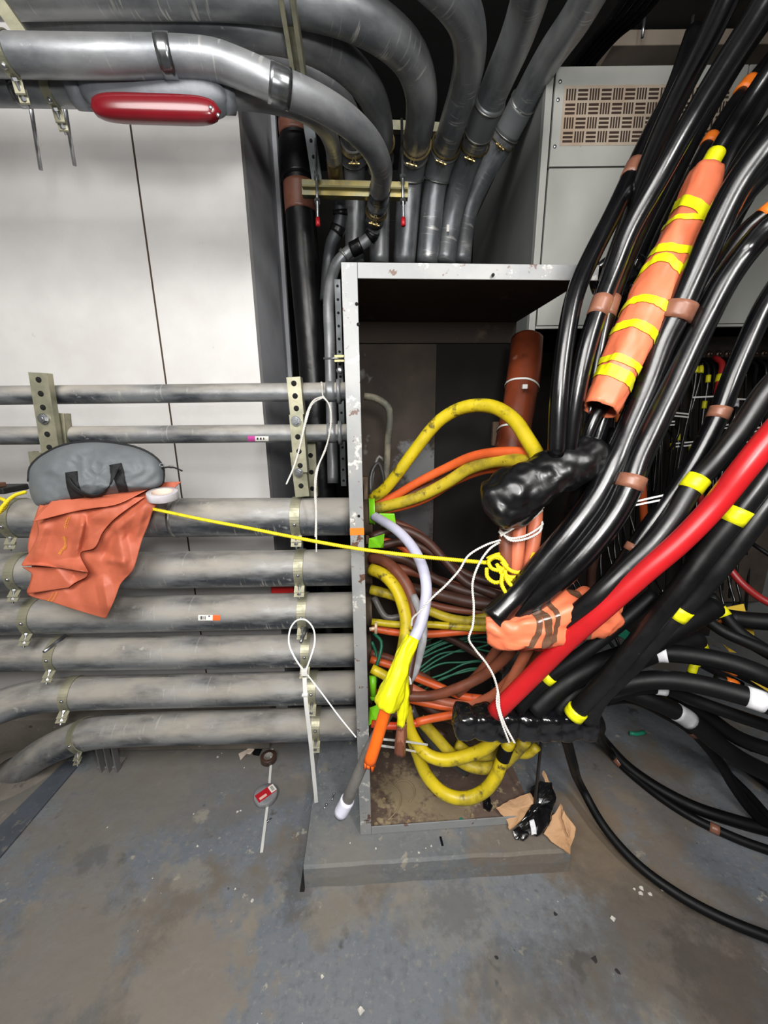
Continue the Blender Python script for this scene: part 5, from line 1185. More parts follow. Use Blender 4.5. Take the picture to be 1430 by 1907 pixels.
# ---------------------------------------------------------------- orange rubber blanket draped under the bag
def sheet(name, label, cat, left, right, mat, Dfun, nu=70, nv=90, parent=None, thick=.0022, **k):
    Lp, _ = spline([Vector((x, y, 0)) for x, y in left], 2); Rp, _ = spline([Vector((x, y, 0)) for x, y in right], 2)
    v = []; f = []
    for i in range(nv+1):
        a = Lp[int(i/nv*(len(Lp)-1))]; b = Rp[int(i/nv*(len(Rp)-1))]
        for j in range(nu+1):
            p = a.lerp(b, j/nu); v.append(U(p.x, p.y, Dfun(p.x, p.y, j/nu, i/nv)))
    for i in range(nv):
        for j in range(nu): q = i*(nu+1)+j; f.append((q, q+nu+1, q+nu+2, q+1))
    o = link(name, v, f, mat, parent, label=label, cat=cat, **k); s = o.modifiers.new('solid', 'SOLIDIFY'); s.thickness = thick; s.offset = 0
    return o
def tri(x): x = x % 1.0; return abs(x-.5)*2
def base_D(px, py):
    # over the shoulder of the top wide pipe, then hanging and leaning back a little
    t = max(0, min(1, (py-905)/60))
    return 1.30-.045*math.sin(t*math.pi/2)+.05*max(0, (py-965))/190
def crease(px, py, x0, y0, x1, y1, w, h):
    dx, dy = x1-x0, y1-y0; L = math.hypot(dx, dy); t = ((px-x0)*dx+(py-y0)*dy)/L/L; d = ((px-x0)*dy-(py-y0)*dx)/L
    e = max(0, min(1, t*4, (1-t)*4)) if 0 < t < 1 else 0
    return h*max(0, 1-abs(d)/w)*e
def Dback(px, py, u, v_):
    q = Vector((px/60, py/60, 0)); d = base_D(px, py)+.012*noise.noise(q)+.006*noise.noise(q*2.2)
    d -= crease(px, py, 300, 915, 190, 1010, 22, .022)+crease(px, py, 215, 965, 235, 1070, 16, .018)+crease(px, py, 190, 1070, 205, 1150, 16, .014)+crease(px, py, 240, 1050, 190, 1040, 9, .01)
    d += crease(px, py, 225, 975, 188, 1045, 14, .016)+crease(px, py, 165, 1060, 120, 1100, 14, .012)
    d -= crease(px, py, 270, 940, 250, 1010, 12, .012)
    return d
bl = root('rubber_blanket', U(160, 1060, 1.3), 'orange rubber insulating blanket draped over the top wide conduit under the bag', 'rubber blanket')
sheet('back_layer', None, None, [(110, 905), (80, 930), (62, 975), (52, 1020), (60, 1060), (56, 1085), (51, 1105), (100, 1122), (150, 1138), (196, 1151)], [(338, 897), (300, 930), (286, 949), (275, 980), (264, 1007), (255, 1040), (247, 1062), (225, 1087), (214, 1115), (197, 1152)], salmon_d, Dback, parent=bl)
def Dfront(px, py, u, v_):
    q = Vector((px/50+3, py/50, 1)); d = base_D(px, py)-.024+.010*noise.noise(q)+.005*noise.noise(q*2.4)
    d -= crease(px, py, 215, 935, 120, 1000, 26, .014)+crease(px, py, 160, 960, 140, 1040, 12, .016)+crease(px, py, 90, 960, 60, 1050, 16, .012)
    d += crease(px, py, 165, 945, 150, 1045, 9, .012)
    d -= .03*max(0, v_-.86)/.14*(.5+.5*math.sin(u*9+.5))
    return d
sheet('front_fold', None, None, [(85, 940), (68, 962), (72, 990), (60, 1020), (41, 1053), (60, 1050)], [(270, 925), (215, 965), (192, 990), (176, 1020), (150, 1030), (165, 1066)], salmon_d, Dfront, nu=60, nv=70, parent=bl)
def Dhem(px, py, u, v_):
    q = Vector((px/40+8, py/40, 2)); return base_D(px, py)-.017+.008*noise.noise(q)+crease(px, py, 110, 1035, 150, 1085, 18, .02)
sheet('lower_fold', None, None, [(42, 1056), (60, 1070), (56, 1090), (52, 1106)], [(160, 1058), (162, 1072), (140, 1085), (128, 1094)], salmon_d, Dhem, nu=40, nv=30, parent=bl)
def Dtop(px, py, u, v_):
    q = Vector((px/40+1, py/40, 5)); return base_D(px, py)-.034+.008*noise.noise(q)-.012*v_
sheet('top_fold', None, None, [(100, 930), (80, 950), (61, 972)], [(275, 912), (215, 940), (165, 945), (160, 941)][:3], salmon_d, Dtop, nu=50, nv=24, parent=bl)
# faded yellow lettering patches on the blanket
stamp = M('faded_yellow_print', '#dd9a2e', '#c97f36', scale=60, mix=(.4, .6), rough=.6)
def print_marks(line, h, step, fn, seed, off=.004):
    # too faded to read in the photo: a row of small worn strokes along a curved line
    random.seed(seed); P_, _ = spline([Vector((x, y, 0)) for x, y in line], 1); m = MB(); c = 0
    for k in range(1, len(P_)-1):
        c += (P_[k]-P_[k-1]).length
        if c < step: continue
        c = 0; d = (P_[k+1]-P_[k-1]).normalized(); n_ = Vector((-d.y, d.x, 0))
        a = P_[k]-n_*h*random.uniform(.3, .5)+d*random.uniform(-.6, .6); b = P_[k]+n_*h*random.uniform(.3, .5)+d*random.uniform(-.6, .6); w = d*.55
        q = [fn(p.x, p.y)-off for p in (a-w, a+w, b+w, b-w)]
        m.add([U(p.x, p.y, D_) for p, D_ in zip((a-w, a+w, b+w, b-w), q)], [(0, 1, 2, 3)])
    return m.done('printed_text', stamp, bl, smooth=False)
ff = lambda x, y: Dfront(x, y, .45, .4)
print_marks([(116, 999), (121, 1003), (122, 1012), (120, 1020), (114, 1026), (110, 1033)], 6, 1.6, ff, 1)
print_marks([(127, 962), (123, 972), (120, 984)], 3, 1.8, ff, 2); print_marks([(132, 958), (127, 972), (122, 988)], 2, 2.0, ff, 3)
fb = lambda x, y: Dback(x, y, .3, .9)
print_marks([(100, 1102), (95, 1112), (89, 1119)], 3.5, 2.0, fb, 4); print_marks([(107, 1100), (102, 1112), (96, 1120)], 3, 2.0, fb, 5)

# ---------------------------------------------------------------- rolls of tape
def roll(name, label, c, ax, ro, ri, w, mat, core, parent=None, face=None):
    c = Vector(c); ax = Vector(ax).normalized(); e1 = ax.orthogonal().normalized(); e2 = ax.cross(e1); n = 40
    def ringm(prof, nm, mt, par):
        v = []; f = []
        for (t, r) in prof:
            for j in range(n): a = 2*math.pi*j/n; v.append(c+ax*(w*t)+(e1*math.cos(a)+e2*math.sin(a))*r)
        for i in range(len(prof)-1):
            for j in range(n): k = (j+1) % n; f.append((i*n+j, i*n+k, (i+1)*n+k, (i+1)*n+j))
        return link(nm, v, f, mt, par, label=label if par is None else None, cat='tape roll' if par is None else None)
    o = ringm([(-.5, ri*1.12), (-.5, ro*.98), (-.45, ro), (.45, ro), (.5, ro*.98), (.5, ri*1.12)], name, mat, None)
    ringm([(-.5, ri), (-.5, ri*1.12), (.5, ri*1.12), (.5, ri), (-.5, ri)], 'core', core, o)
    return o, e1, e2
clear = M('clear_tape', '#c9c4c8', '#b8b3b8', scale=20, rough=.2, spec=.6)
q = U(303, 922, 1.24)
roll('tape_roll', 'pale translucent roll of tape lying on the blanket at the right of the bag', q, (.05, -.18, 1), .046, .03, .024, clear, M('paper_core', '#d8c2b4', rough=.8))
q = FL(500, 1411, .016); q.z = .014
roll('tape_roll', 'dark brown roll of tape flat on the floor above the red-labelled one', q, (0, 0, 1), .037, .019, .026, M('dark_brown_roll', '#4a372d', '#3b2c24', scale=12, rough=.35), M('grey_core', '#8d8880', rough=.6))
q = FL(495, 1481, .014); q.z = .013
to, e1, e2 = roll('tape_roll', 'clear-packed tape roll with a red label on the floor below the brown one', q, (0, 0, 1), .049, .013, .022, M('pack_grey', '#8f8f92', '#77777a', scale=18, rough=.25, coat=.4), M('grey_core', ''))
a = .75; ux = Vector((math.cos(a), math.sin(a), 0)); uy = Vector((-math.sin(a), math.cos(a), 0)); t_ = q+Vector((0, 0, .0125))
m = MB(); m.obox(t_, ux*.04, uy*.021, Vector((0, 0, .0006))); lb = m.done('red_label', M('label_red', '#b5202b', rough=.4), to, smooth=False)
m = MB(); m.obox(t_+ux*.031+Vector((0, 0, .001)), ux*.012, uy*.018, Vector((0, 0, .0004))); m.done('white_barcode', st_white, to, smooth=False)
m = MB()
for k in range(5): m.obox(t_+ux*.031+uy*(-.010+.005*k)+Vector((0, 0, .0018)), ux*.006, uy*.0011, Vector((0, 0, .0003)))
m.done('barcode_lines', st_blk, to, smooth=False)
m = MB(); m.obox(t_+ux*-.016+uy*-.009+Vector((0, 0, .0012)), ux*.016, uy*.006, Vector((0, 0, .0004)))
m.done('pale_patch', M('label_pale', '#e7b9ae', rough=.5), to, smooth=False)
strap('cable_tie', 'straight white cable tie lying flat on the floor beneath the two tape rolls', 'cable tie', [FL(507, 1395, .003), FL(504, 1430, .003), FL(499, 1490, .003), FL(493, 1540, .003), FL(487, 1588, .003)], .011, ztie, face=(0, 0, 1))
# book or wooden board at the left edge on the top pipe
m = MB(); A, B = PY(-40, 912, 1.36), PY(31, 909, 1.36); m.obox((A+B)/2, ((B-A).length/2, 0, 0), (0, .05, 0), (0, 0, .011)); o = m.done('tool_pouch', M('pouch_black', '#191716', rough=.6), smooth=False, bevel=.004, label='black and brown tool lying on the top wide conduit at the left edge', cat='tool')
m = MB(); m.obox((A+B)/2+Vector((-.01, -.03, .019)), ((B-A).length/2-.012, 0, 0), (0, .02, 0), (0, 0, .008)); m.done('brown_strip', M('pouch_brown', '#6a4a39', rough=.6), o, smooth=False, bevel=.003)

# ---------------------------------------------------------------- cardboard and black tape in front of the enclosure
cardm = M('cardboard', '#c49b74', '#b48a63', scale=8, rough=.85, specks=[('#8c6848', 12, .62, .7)])
cb = root('cardboard_scrap', FL(995, 1530, .1), 'torn brown cardboard scraps bound with black tape on the corner of the pad', 'cardboard')
def slab(name, poly, hs, mat, parent, thick=.005):
    """bent sheet from pixel polygon; hs gives height over the pad for each corner"""
    P_ = [FL(x, y, .1+h) for (x, y), h in zip(poly, hs)]; c = sum(P_, Vector())/len(P_); v = []; f = []; nn = len(P_)
    rings = 6
    for i in range(1, rings+1):
        for j in range(nn*4):
            a = P_[j//4]; b = P_[(j//4+1) % nn]; p = a.lerp(b, (j % 4)/4); p = c.lerp(p, i/rings)
            p = p+Vector((0, 0, .008*noise.noise(p*18)+.004*noise.noise(p*50))); 
            if i == rings: p += Vector((noise.noise(p*60), noise.noise(p*60+Vector((4, 0, 0))), 0))*.006
            v.append(p)
    v.append(c); ci = len(v)-1; n_ = nn*4
    for j in range(n_): f.append((ci, j, (j+1) % n_))
    for i in range(rings-1):
        for j in range(n_): k = (j+1) % n_; f.append((i*n_+j, (i+1)*n_+j, (i+1)*n_+k, i*n_+k))
    o = link(name, v, f, mat, parent, smooth=False); s = o.modifiers.new('solid', 'SOLIDIFY'); s.thickness = thick; s.offset = 0
    return o
slab('cardboard_sheet', [(924, 1506), (948, 1492), (990, 1474), (1008, 1482), (1000, 1502), (978, 1520), (950, 1546), (944, 1530)], [.03, .04, .07, .07, .05, .045, .015, .02], cardm, cb)
slab('cardboard_sheet', [(1012, 1552), (1030, 1520), (1044, 1497), (1048, 1512), (1070, 1538), (1072, 1552), (1062, 1578), (1060, 1590), (1042, 1580)], [.02, .045, .07, .065, .04, .03, .012, .01, .01], cardm, cb)
slab('cardboard_flap', [(1046, 1512), (1050, 1508), (1062, 1540), (1060, 1560), (1054, 1550)], [.08, .085, .05, .04, .05], cardm, cb, .003)
slab('cardboard_flap', [(1008, 1440), (1013, 1436), (1030, 1470), (1026, 1476)], [.10, .11, .09, .085], cardm, cb, .003)
slab('black_tape_sheet', [(985, 1468), (1005, 1455), (1026, 1458), (1036, 1488), (1028, 1510), (1022, 1540), (1000, 1556), (975, 1550), (965, 1535), (985, 1508), (1004, 1482)], [.08, .10, .10, .085, .075, .055, .03, .025, .03, .06, .07], plast, cb, .006)
slab('black_tape_sheet', [(955, 1545), (972, 1538), (985, 1552), (975, 1566), (958, 1562)], [.02, .03, .03, .012, .01], plast, cb, .006)
slab('white_tag', [(986, 1530), (994, 1526), (1000, 1552), (990, 1553)], [.06, .065, .05, .045], wtape, cb, .002)
m = MB(); m.add([FL(1001, 1392, .35), FL(1006, 1392, .35), FL(990, 1418, .3), FL(984, 1412, .3), FL(1001, 1392, .36), FL(1006, 1392, .36), FL(990, 1418, .31), FL(984, 1412, .31)], [(3, 2, 1, 0), (4, 5, 6, 7), (0, 1, 5, 4), (1, 2, 6, 5), (2, 3, 7, 6), (3, 0, 4, 7)])
m.v = []; m.f = []
slab('black_scrap_body', [(900, 1480), (908, 1478), (916, 1500), (912, 1510), (900, 1503)], [.02, .02, .02, .01, .01], plast, cb, .006)
# crumbs and small rubbish on the floor
def crumbs(spots, label, cat, group, mat, s=(.004, .011), flat=.5, z=0.0, name='paint_chip', seed=1):
    random.seed(seed)
    for (px, py) in spots:
        p = FL(px, py, z); m = MB(); r = random.uniform(*s); n_ = 7
        ring_ = [p+Vector((math.cos(2*math.pi*k/n_)*r*random.uniform(.55, 1.2), math.sin(2*math.pi*k/n_)*r*random.uniform(.55, 1.2), .001)) for k in range(n_)]
        top_ = [q_.lerp(p, .35)+Vector((0, 0, r*flat*random.uniform(.6, 1.2))) for q_ in ring_]
        m.v = ring_+top_; m.f = [tuple(range(n_))[::-1], tuple(n_+k for k in range(n_))]+[(k, (k+1) % n_, n_+(k+1) % n_, n_+k) for k in range(n_)]
        m.done(name, mat, smooth=False, label=label, cat=cat, group=group)
chipw = M('chip_white', '#cfccc4', '#bdb9b0', scale=30, rough=.8)
crumbs([(1181, 1656), (1194, 1654), (1193, 1664), (1210, 1665), (1234, 1658)], 'white plaster crumb in the cluster at right of the pad on the floor', 'crumb', 'plaster crumbs right of the pad', chipw, (.004, .010))
crumbs([(1141, 1711)], 'single white pebble-like chip on the floor right of the pad, below the crumb cluster', 'crumb', None, chipw, (.009, .009))
crumbs([(672, 1882)], 'white chip at the very bottom of the view below the pad', 'crumb', None, chipw, (.01, .01))
crumbs([(600, 1819)], 'small white chip on the floor below the left end of the pad', 'crumb', None, chipw, (.006, .006))
crumbs([(463, 1400), (405, 1410), (413, 1403), (455, 1430), (200, 1541), (284, 1636), (438, 1656), (470, 1677), (361, 1516), (442, 1512), (448, 1510), (368, 1576)], 'tiny pale chip scattered on the floor at the left', 'crumb', 'chips scattered on the left floor', chipw, (.003, .007), seed=4)
crumbs([(780, 1588), (803, 1576), (793, 1580), (700, 1580), (652, 1570)], 'tiny chip on the pad in front of the enclosure', 'crumb', 'chips on the pad edge', chipw, (.003, .005), z=.1, seed=6)
crumbs([(1034, 1703), (835, 1793), (832, 1801), (893, 1778), (925, 1784), (1108, 1788), (1150, 1810)], 'dark grimy fleck on the floor below the pad', 'crumb', 'dark flecks below the pad', M('fleck_dark', '#2c2b2a', rough=.9), (.006, .011), .12, seed=8)
m = MB(); p = FL(820, 1560, .1); q = FL(824, 1576, .1); m.bar(p+Vector((0, 0, .004)), q+Vector((0, 0, .003)), .007, .004); m.done('tape_scrap', blk3, smooth=False, label='small black tape sliver on the pad in front of the bottom flange', cat='scrap')
slab2 = lambda nm, poly, hs, mat, lab, z=0: None
def scrap(name, poly, hs, mat, label, cat, z=0.0, thick=.0015):
    P_ = [FL(x, y, z+h) for (x, y), h in zip(poly, hs)]; n_ = len(P_); m = MB(); m.v = P_+[q_+Vector((0, 0, thick)) for q_ in P_]
    m.f = [tuple(range(n_))[::-1], tuple(n_+k for k in range(n_))]+[(k, (k+1) % n_, n_+(k+1) % n_, n_+k) for k in range(n_)]
    return m.done(name, mat, smooth=False, label=label, cat=cat)
scrap('paper_scrap', [(444, 1404), (458, 1397), (466, 1392), (474, 1396), (466, 1405), (459, 1404), (448, 1416)], [.002, .01, .012, .006, .004, .012, .002], M('paper_cream', '#d3c4b4', rough=.8), 'crumpled cream paper scrap on the floor beside the black scrap', 'scrap')
scrap('rubber_scrap', [(468, 1398), (480, 1390), (488, 1396), (482, 1408), (471, 1406)], [.004, .01, .006, .003, .002], blk3, 'small black scrap on the floor left of the brown tape roll', 'scrap')
for i, (a, b) in enumerate((((622, 1478), (618, 1490)), ((608, 1498), (603, 1506)))):
    m = MB(); p, q = FL(*a, .104), FL(*b, .104); m.cyl(p, q, .0025, 8); d = (q-p).normalized(); m.cyl(p-d*.001, p+d*.003, .005, 8)
    m.done('screw', steel, label=['screw on the pad nearest the white taped cable tip', 'second loose screw on the pad, farther left of the white tip'][i], cat='screw')
m = MB(); p, q = FL(497, 1531, .004), FL(505, 1524, .004); m.cyl(p, q, .003, 8); m.cyl(p, p.lerp(q, .25), .006, 8); m.done('screw', steel, label='loose screw on the floor beside the flat cable tie', cat='screw')
# dirt and curls on the enclosure floor plate
crumbs([(706, 1440), (715, 1490), (790, 1500), (812, 1470), (760, 1530), (840, 1535), (700, 1535), (868, 1512), (880, 1520), (905, 1530), (770, 1560-35), (735, 1425)], 'crumb of dirt on the floor plate inside the enclosure', 'crumb', 'dirt on the enclosure floor plate', M('dirt_tan', '#9a8565', '#7c6a50', scale=30, rough=.9), (.005, .012), .4, z=.107, seed=12)
cable('wire_offcut', 'thin curled tan offcut on the enclosure floor plate, left one', 'offcut', [FL(722, 1528, .112), FL(740, 1508, .112), FL(747, 1484, .115), FL(736, 1466, .12), (FL(720, 1458, .115))], .0018, M('offcut_tan', '#a08b6c', rough=.7), n=8)
cable('wire_offcut', 'thin curled tan offcut on the enclosure floor plate, right one', 'offcut', [FL(735, 1460, .112), FL(750, 1452, .12), FL(768, 1462, .12), (FL(772, 1480, .115)), FL(762, 1494, .112)], .0018, MATS['offcut_tan'], n=8)
scrap('rubber_scrap', [(796, 1468), (806, 1462), (820, 1474), (826, 1484), (812, 1484)], [.01, .014, .01, .008, .008], M('rust_red', '#6d2f1c', rough=.6), 'rust red scrap on the floor plate under the deep yellow loop', 'scrap', z=.1)
scrap('plastic_scrap', [(855, 1524), (860, 1522), (866, 1532), (858, 1533)], [.008]*4, M('teal', '#2f7d69', rough=.5), 'teal plastic scrap near the front edge of the floor plate', 'scrap', z=.1)
# ---------------------------------------------------------------- wiring section behind the cables at the far right
shell = M('gutter_tan', '#4a4037', '#39312a', scale=4, rough=.85)
wd = M('thin_black_wire', '#101012', rough=.25, spec=.7)
wr = M('dark_red_wire', '#8e1d1d', rough=.4)
# terminal strip with bolt heads
A, B = PY(1180, 650, 2.1), PY(1500, 652, 2.1)
ts = root('terminal_strip', (A+B)/2, 'row of dark terminals with bolt heads under the switchgear door', 'terminal strip')
m = MB(); m.box(A.x, B.x+.3, 2.1, 2.2, A.z-.045, A.z+.055); m.done('busbar', M('bus_dark', '#2a2320', '#1c1816', scale=12, rough=.5), ts, smooth=False, bevel=.003)
k = 0; x = A.x+.02
while x < B.x+.1:
    m = MB(); p = Vector((x, 2.098, A.z-.03)); m.sphere(p, .017, 8, (1, .8, 1.1)); m.cyl(p+Vector((0, -.012, 0)), p+Vector((0, -.022, 0)), .008, 8); m.done('terminal_bolt', M('bolt_bronze', '#4d3c33', '#2e2622', scale=30, rough=.35, metal=.6), ts); x += .046; k += 1
band_y, band_o, band_w = M('yellow_marker', '#d3cc12', rough=.45), M('orange_marker', '#f07a22', rough=.45), M('white_marker', '#c6c3cf', rough=.5)
W_ = [ # (x_top, y_top, x_bot, y_bot, radius, Y, bands)
 (1168, 690, 1155, 860, .008, 1.75, [(1163, 760, band_o)]), (1150, 735, 1147, 900, .008, 1.7, [(1148, 783, band_o)]),
 (1196, 690, 1170, 905, .006, 1.9, []), (1208, 700, 1183, 870, .006, 2.0, []),
 (1230, 680, 1224, 900, .006, 1.95, []), (1244, 680, 1228, 950, .006, 2.0, []),
 (1283, 680, 1262, 810, .007, 1.9, []), (1295, 682, 1240, 1000, .0075, 1.8, [(1291, 689, band_y)]), (1305, 682, 1256, 905, .007, 1.85, [(1303, 686, band_y)]),
 (1318, 680, 1296, 850, .007, 1.85, [(1312, 706, band_y), (1304, 754, band_y)]), (1328, 678, 1316, 800, .007, 1.85, []), (1344, 676, 1330, 780, .0125, 1.8, [(1338, 707, band_y)]),
 (1385, 684, 1366, 780, .007, 1.85, [(1368, 753, band_w)]), (1408, 680, 1402, 735, .008, 1.9, []), (1425, 680, 1415, 860, .007, 1.9, []),
 (1262, 800, 1236, 1010, .006, 1.95, [(1255, 815, band_y)]), (1250, 810, 1222, 1020, .006, 2.0, [(1243, 827, band_y)]), (1285, 820, 1270, 1000, .006, 1.9, [(1279, 834, band_y)]),
 (1145, 880, 1165, 1010, .006, 1.85, [(1141, 926, band_o)]), (1160, 905, 1185, 1010, .0065, 1.8, []), (1330, 860, 1345, 960, .0065, 1.8, []),
 (1352, 780, 1340, 900, .006, 1.9, []), (1395, 800, 1390, 920, .006, 1.95, []), (1120, 1000, 1118, 1085, .0065, 1.7, []), (1128, 1000, 1140, 1060, .006, 1.8, []),
 (1142, 985, 1147, 1060, .0065, 1.8, []), (1152, 980, 1158, 1035, .006, 1.85, []), (1062, 1075, 1090, 1140, .006, 1.7, []), (1070, 1072, 1095, 1130, .006, 1.75, []),
 (1218, 1075, 1236, 1105, .006, 1.7, []), (1337, 1075, 1350, 1145, .006, 1.75, []), (1354, 1065, 1368, 1125, .0065, 1.75, []), (1372, 1040, 1380, 1125, .006, 1.8, []),
 (1200, 900, 1215, 1010, .006, 1.95, []), (1112, 1170, 1160, 1230, .008, 1.6, []), (1090, 1180, 1120, 1245, .008, 1.6, []), (1130, 1150, 1155, 1210, .0075, 1.6, []),
]
for i, (x0, y0, x1, y1, r, Y, bs) in enumerate(W_):
    mt = wr if i == 11 else wd
    P0, P1 = PY(x0, y0, Y+.08), PY(x1, y1, Y)
    pts = [P0+Vector((0, .05, .03)), P0, P0.lerp(P1, .5)+Vector((.006*math.sin(i*2.1), .01*math.cos(i), 0)), P1, P1+(P1-P0)*.25+Vector((0, .04, 0))]
    o = cable('control_wire', ('dark red wire with a yellow marker hanging in the wiring section' if i == 11 else 'thin glossy black wire hanging in the open wiring section at right'), 'wire', pts, r, mt, n=8, step=.03, group=None if i == 11 else 'black wires in the wiring section')
    for (bx, by, bm) in bs:
        bp = band_pts(o_path[o.name], bx, by, .034); v, f = tube_geo(bp, r+.0035, 10); link('wire_marker', v, f, bm, o)
random.seed(21)
for i in range(34):
    x = random.uniform(1150, 1440); y = random.uniform(690, 860); Y = random.uniform(2.05, 2.4); L = random.uniform(150, 420)
    cable('control_wire', 'thin glossy black wire hanging in the open wiring section at right', 'wire', [PY(x, y-40, Y), PY(x-8, y+L*.3, Y), PY(x-14+random.uniform(-15, 15), y+L, Y-.1)], .007, wd, n=6, step=.06, group='black wires in the wiring section')
for i, (a, b, Y, lb) in enumerate(((( 1252, 768), (1282, 771), 1.84, 'small white cable tie bundling thin wires, upper left one'), ((1233, 786), (1256, 785), 1.84, 'small white cable tie bundling thin wires just below the upper left one'), ((1290, 740), (1333, 738), 1.82, 'white cable tie crossing the wires with yellow markers'), ((1358, 742), (1392, 744), 1.84, 'white cable tie level with the pale grey wire marker'), ((1258, 826), (1298, 822), 1.86, 'white cable tie under the lower yellow markers'), ((1340, 792), (1356, 791), 1.84, 'short white cable tie beside the brown-taped cable'), ((1388, 800), (1422, 795), 1.82, 'white cable tie at the right edge above the red cable'), ((1372, 823), (1405, 823), 1.82, 'lower white cable tie at the right edge above the red cable'), ((1166, 940), (1240, 919), 1.3, 'long white cable tie stretched between two black cables'))):
    for dy in (0, 6) if i != 7 else (0,):
        if dy and i not in (0, 1, 4, 5, 6, 8): continue
        strap('cable_tie', lb if dy == 0 else lb.replace('cable tie', 'twin cable tie'), 'cable tie', [PY(a[0], a[1]+dy, Y), PY(b[0], b[1]+dy, Y)] if i < 8 else [U(a[0]-10, a[1]+dy, .915), U(b[0]+10, b[1]+dy*1.4, .905)], .0065 if i < 8 else .0042, ztie)
# back-wall colour relief: rusty vertical cables and tan panels deep in the section
for i, (p, r, mt, lb) in enumerate((
 ([PY(1204, 720, 2.0), PY(1196, 900, 1.9), PY(1200, 980, 1.9)], .018, orc, 'rusty orange cable standing deep in the wiring section'),
 ([PY(1296, 860, 1.9), PY(1302, 915, 1.5), PY(1308, 950, 1.5), PY(1322, 1000, 1.5), PY(1345, 1060, 1.72)], .012, wr, 'dark red cable passing behind the bright red one'),
 ([PY(1355, 1055, 1.4), PY(1385, 1090, 1.35), PY(1430, 1122, 1.3), PY(1480, 1140, 1.25)], .013, wr, 'dark red cable curving to the right edge below the red one'),
 ([PY(1115, 1010, 1.7), PY(1102, 1060, 1.7), PY(1100, 1110, 1.7)], .02, brd, 'dull brown cable behind the paired black cables'),
 ([PY(1060, 1250, 1.55), PY(1070, 1210, 1.55), PY(1072, 1170, 1.6)], .022, gry, 'pale grey pipe behind the salmon scrap'),
)): cable('rear_cable', lb, 'cable', p, r, mt)
m = MB()
for (x0, y0, x1, y1, Y) in ((1180, 770, 1210, 900, 2.2), (1330, 900, 1425, 1120, 2.25), (1085, 880, 1120, 1000, 2.1)):
    a, b = PY(x0, y0, Y), PY(x1, y1, Y); m = MB(); m.box(a.x, b.x, Y, Y+.03, b.z, a.z); m.done('rear_plate', shell, smooth=False, label={1180: 'tan plate far back behind the wires', 1330: 'wide tan plate far back at the right edge', 1085: 'tan plate far back beside the upper wrap'}[x0], cat='plate')
# cable ends with coloured tape lying in the lower right, and yellow pieces
def endc(p, r, band, bm, lb, mt=None): cable('cable_end', lb, 'cable', p, r, mt or blk3, bands=[(band[0], band[1], band[2], bm, 'marker_tape', .0015)])
endc([(1290, 1133, 1.32), (1310, 1150, 1.3), (1345, 1175, 1.26), (1400, 1200, 1.22), (1470, 1230, 1.18)], .018, (1292, 1136, .03), ytape, 'black cable end with yellow tape, left of the two pointing up')
endc([(1322, 1108, 1.34), (1345, 1140, 1.32), (1375, 1175, 1.28), (1430, 1212, 1.22), (1480, 1240, 1.2)], .018, (1350, 1143, .03), ytape, 'black cable end with yellow tape, right of the two pointing up')
endc([(1318, 1136, 1.55), (1345, 1148, 1.52), (1400, 1150, 1.48), (1470, 1155, 1.42)], .016, (1320, 1137, .03), otape, 'black cable end with orange tape behind the yellow-taped pair')
endc([(1336, 1157, 1.5), (1352, 1170, 1.48), (1400, 1195, 1.44)], .014, (1340, 1158, .025), otape, 'smaller orange-taped cable end below its neighbour')
endc([(1352, 1170, 1.4), (1380, 1190, 1.38), (1440, 1225, 1.32)], .016, (1356, 1172, .028), M('olive_tape', '#a8b018', rough=.5), 'cable end with dull yellow tape beside the orange ones')
endc([(1270, 1130, 1.42), (1290, 1165, 1.4), (1306, 1195, 1.38), (1318, 1225, 1.36)], .013, (1303, 1193, .05), ytape, 'thin cable with a long yellow tape patch standing above the fan')
endc([(1240, 1300, 1.3), (1288, 1252, 1.3), (1294, 1235, 1.3), (1330, 1250, 1.3), (1380, 1275, 1.3)], .012, (1291, 1243, .045), ytape, 'thin cable with yellow tape between the two white-taped cables')
endc([(1352, 1242, 1.3), (1372, 1252, 1.29), (1420, 1275, 1.28), (1470, 1290, 1.26)], .016, (1358, 1246, .03), otape, 'cable end with orange tape under the topmost fan cable')
endc([(1330, 1262, 1.24), (1362, 1272, 1.22), (1372, 1276, 1.22)], .013, (1358, 1270, .03), otape, 'short orange-banded end right above the marked white band')
endc([(1415, 1258, 1.2), (1440, 1268, 1.18), (1480, 1280, 1.16)], .014, (1424, 1263, .025), otape, 'orange-banded cable end at the right edge of the fan')
endc([(1265, 1320, 1.28), (1275, 1312, 1.28), (1290, 1325, 1.28)], .010, (1271, 1313, .02), M('olive_tape', ''), 'tiny cable end with dull yellow tape above the grey band')
endc([(1330, 1352, 1.5), (1345, 1362, 1.5), (1362, 1372, 1.5), (1400, 1392, 1.5)], .017, (1345, 1361, .05), wtape, 'white-taped cable end lying on the floor at right')
yp = M('yellow_sheet', '#cfae3a', '#c19f2f', scale=10, rough=.5)
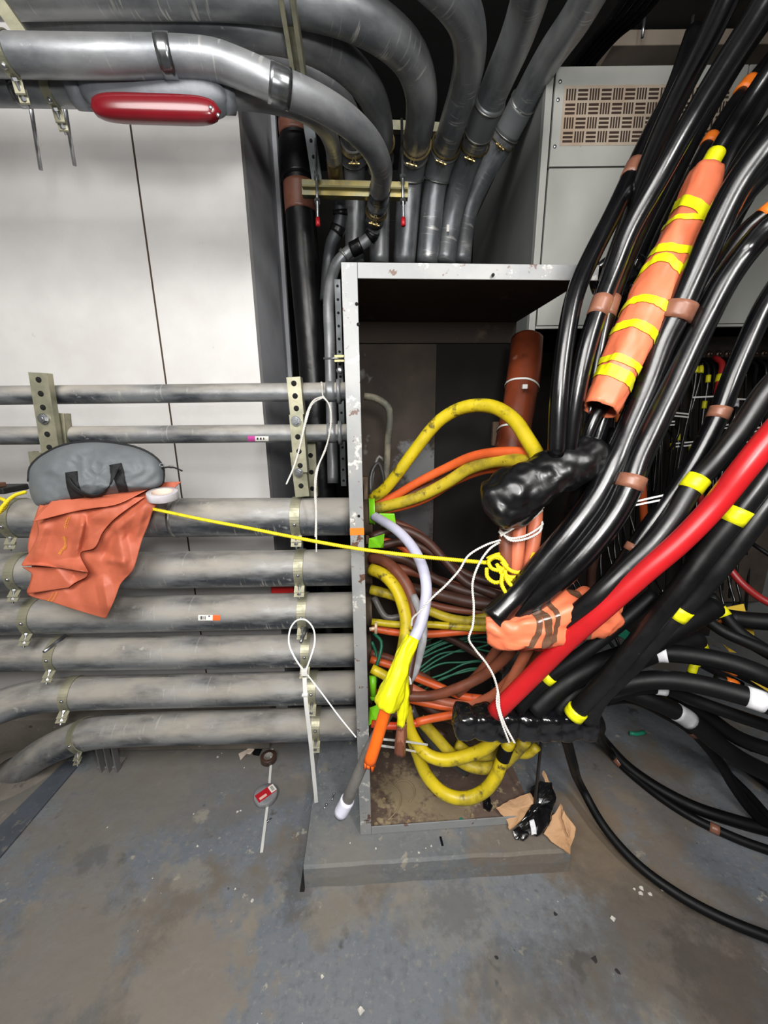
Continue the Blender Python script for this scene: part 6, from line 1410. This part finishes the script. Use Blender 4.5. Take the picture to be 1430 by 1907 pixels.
for poly, D_, lb in (([(1350, 1132), (1385, 1125), (1390, 1145), (1360, 1143)], 1.45, 'yellow sheet scrap behind the right yellow-taped end'), ([(1318, 1158), (1350, 1178), (1392, 1202), (1345, 1186)], 1.38, 'long thin yellow scrap between the cable ends'), ([(1383, 1170), (1403, 1172), (1406, 1196), (1392, 1186)], 1.42, 'small yellow scrap at right among the cable ends'), ([(1386, 1260), (1430, 1268), (1470, 1290), (1430, 1288)], 1.2, 'yellow scrap at the right edge above the marked white band'), ([(1345, 1198), (1356, 1206), (1372, 1216), (1358, 1214)], 1.35, 'short yellow sliver above the topmost fan cable'), ([(1068, 940), (1084, 948), (1074, 966), (1062, 972)], 1.15, 'torn yellow scrap under the upper black wrap')):
    m = MB(); n_ = len(poly); P_ = [U(x, y, D_+.01*math.sin(i*2)) for i, (x, y) in enumerate(poly)]; b = Vector((0, .003, 0))
    m.v = P_+[p+b for p in P_]; m.f = [tuple(range(n_)), tuple(n_+k_ for k_ in range(n_))[::-1]]+[(k_, n_+k_, n_+(k_+1) % n_, (k_+1) % n_) for k_ in range(n_)]
    m.done('yellow_scrap', yp, smooth=False, label=lb, cat='scrap')
for i in range(5):
    cable('ground_wire', 'teal green wire in the small bundle right of the salmon scrap', 'wire', [(1138, 1164+i*4, 1.4), (1155, 1168+i*4, 1.4), (1172, 1180+i*4, 1.4)], .0045, M('teal_wire', '#2b9c7c', rough=.4), n=8, group='teal wires right of the salmon scrap')
cable('power_cable', 'shadowed black cable crossing right behind the fan at the right edge', 'cable', [(1355, 1150, 1.4), (1390, 1155, 1.38), (1430, 1158, 1.35), (1490, 1160, 1.3)], .03, blk3)
cable('power_cable', 'thin dark cable high in the gap at the far right edge', 'cable', [PY(1395, 1008, 1.7), PY(1415, 1022, 1.65), PY(1450, 1045, 1.6)], .009, blk3)
cable('wire_offcut', 'teal offcut on the floor right of the lower bundle', 'offcut', [FL(1172, 1365, .02), FL(1185, 1367, .02), FL(1200, 1364, .02)], .01, MATS['teal_wire'], n=10)
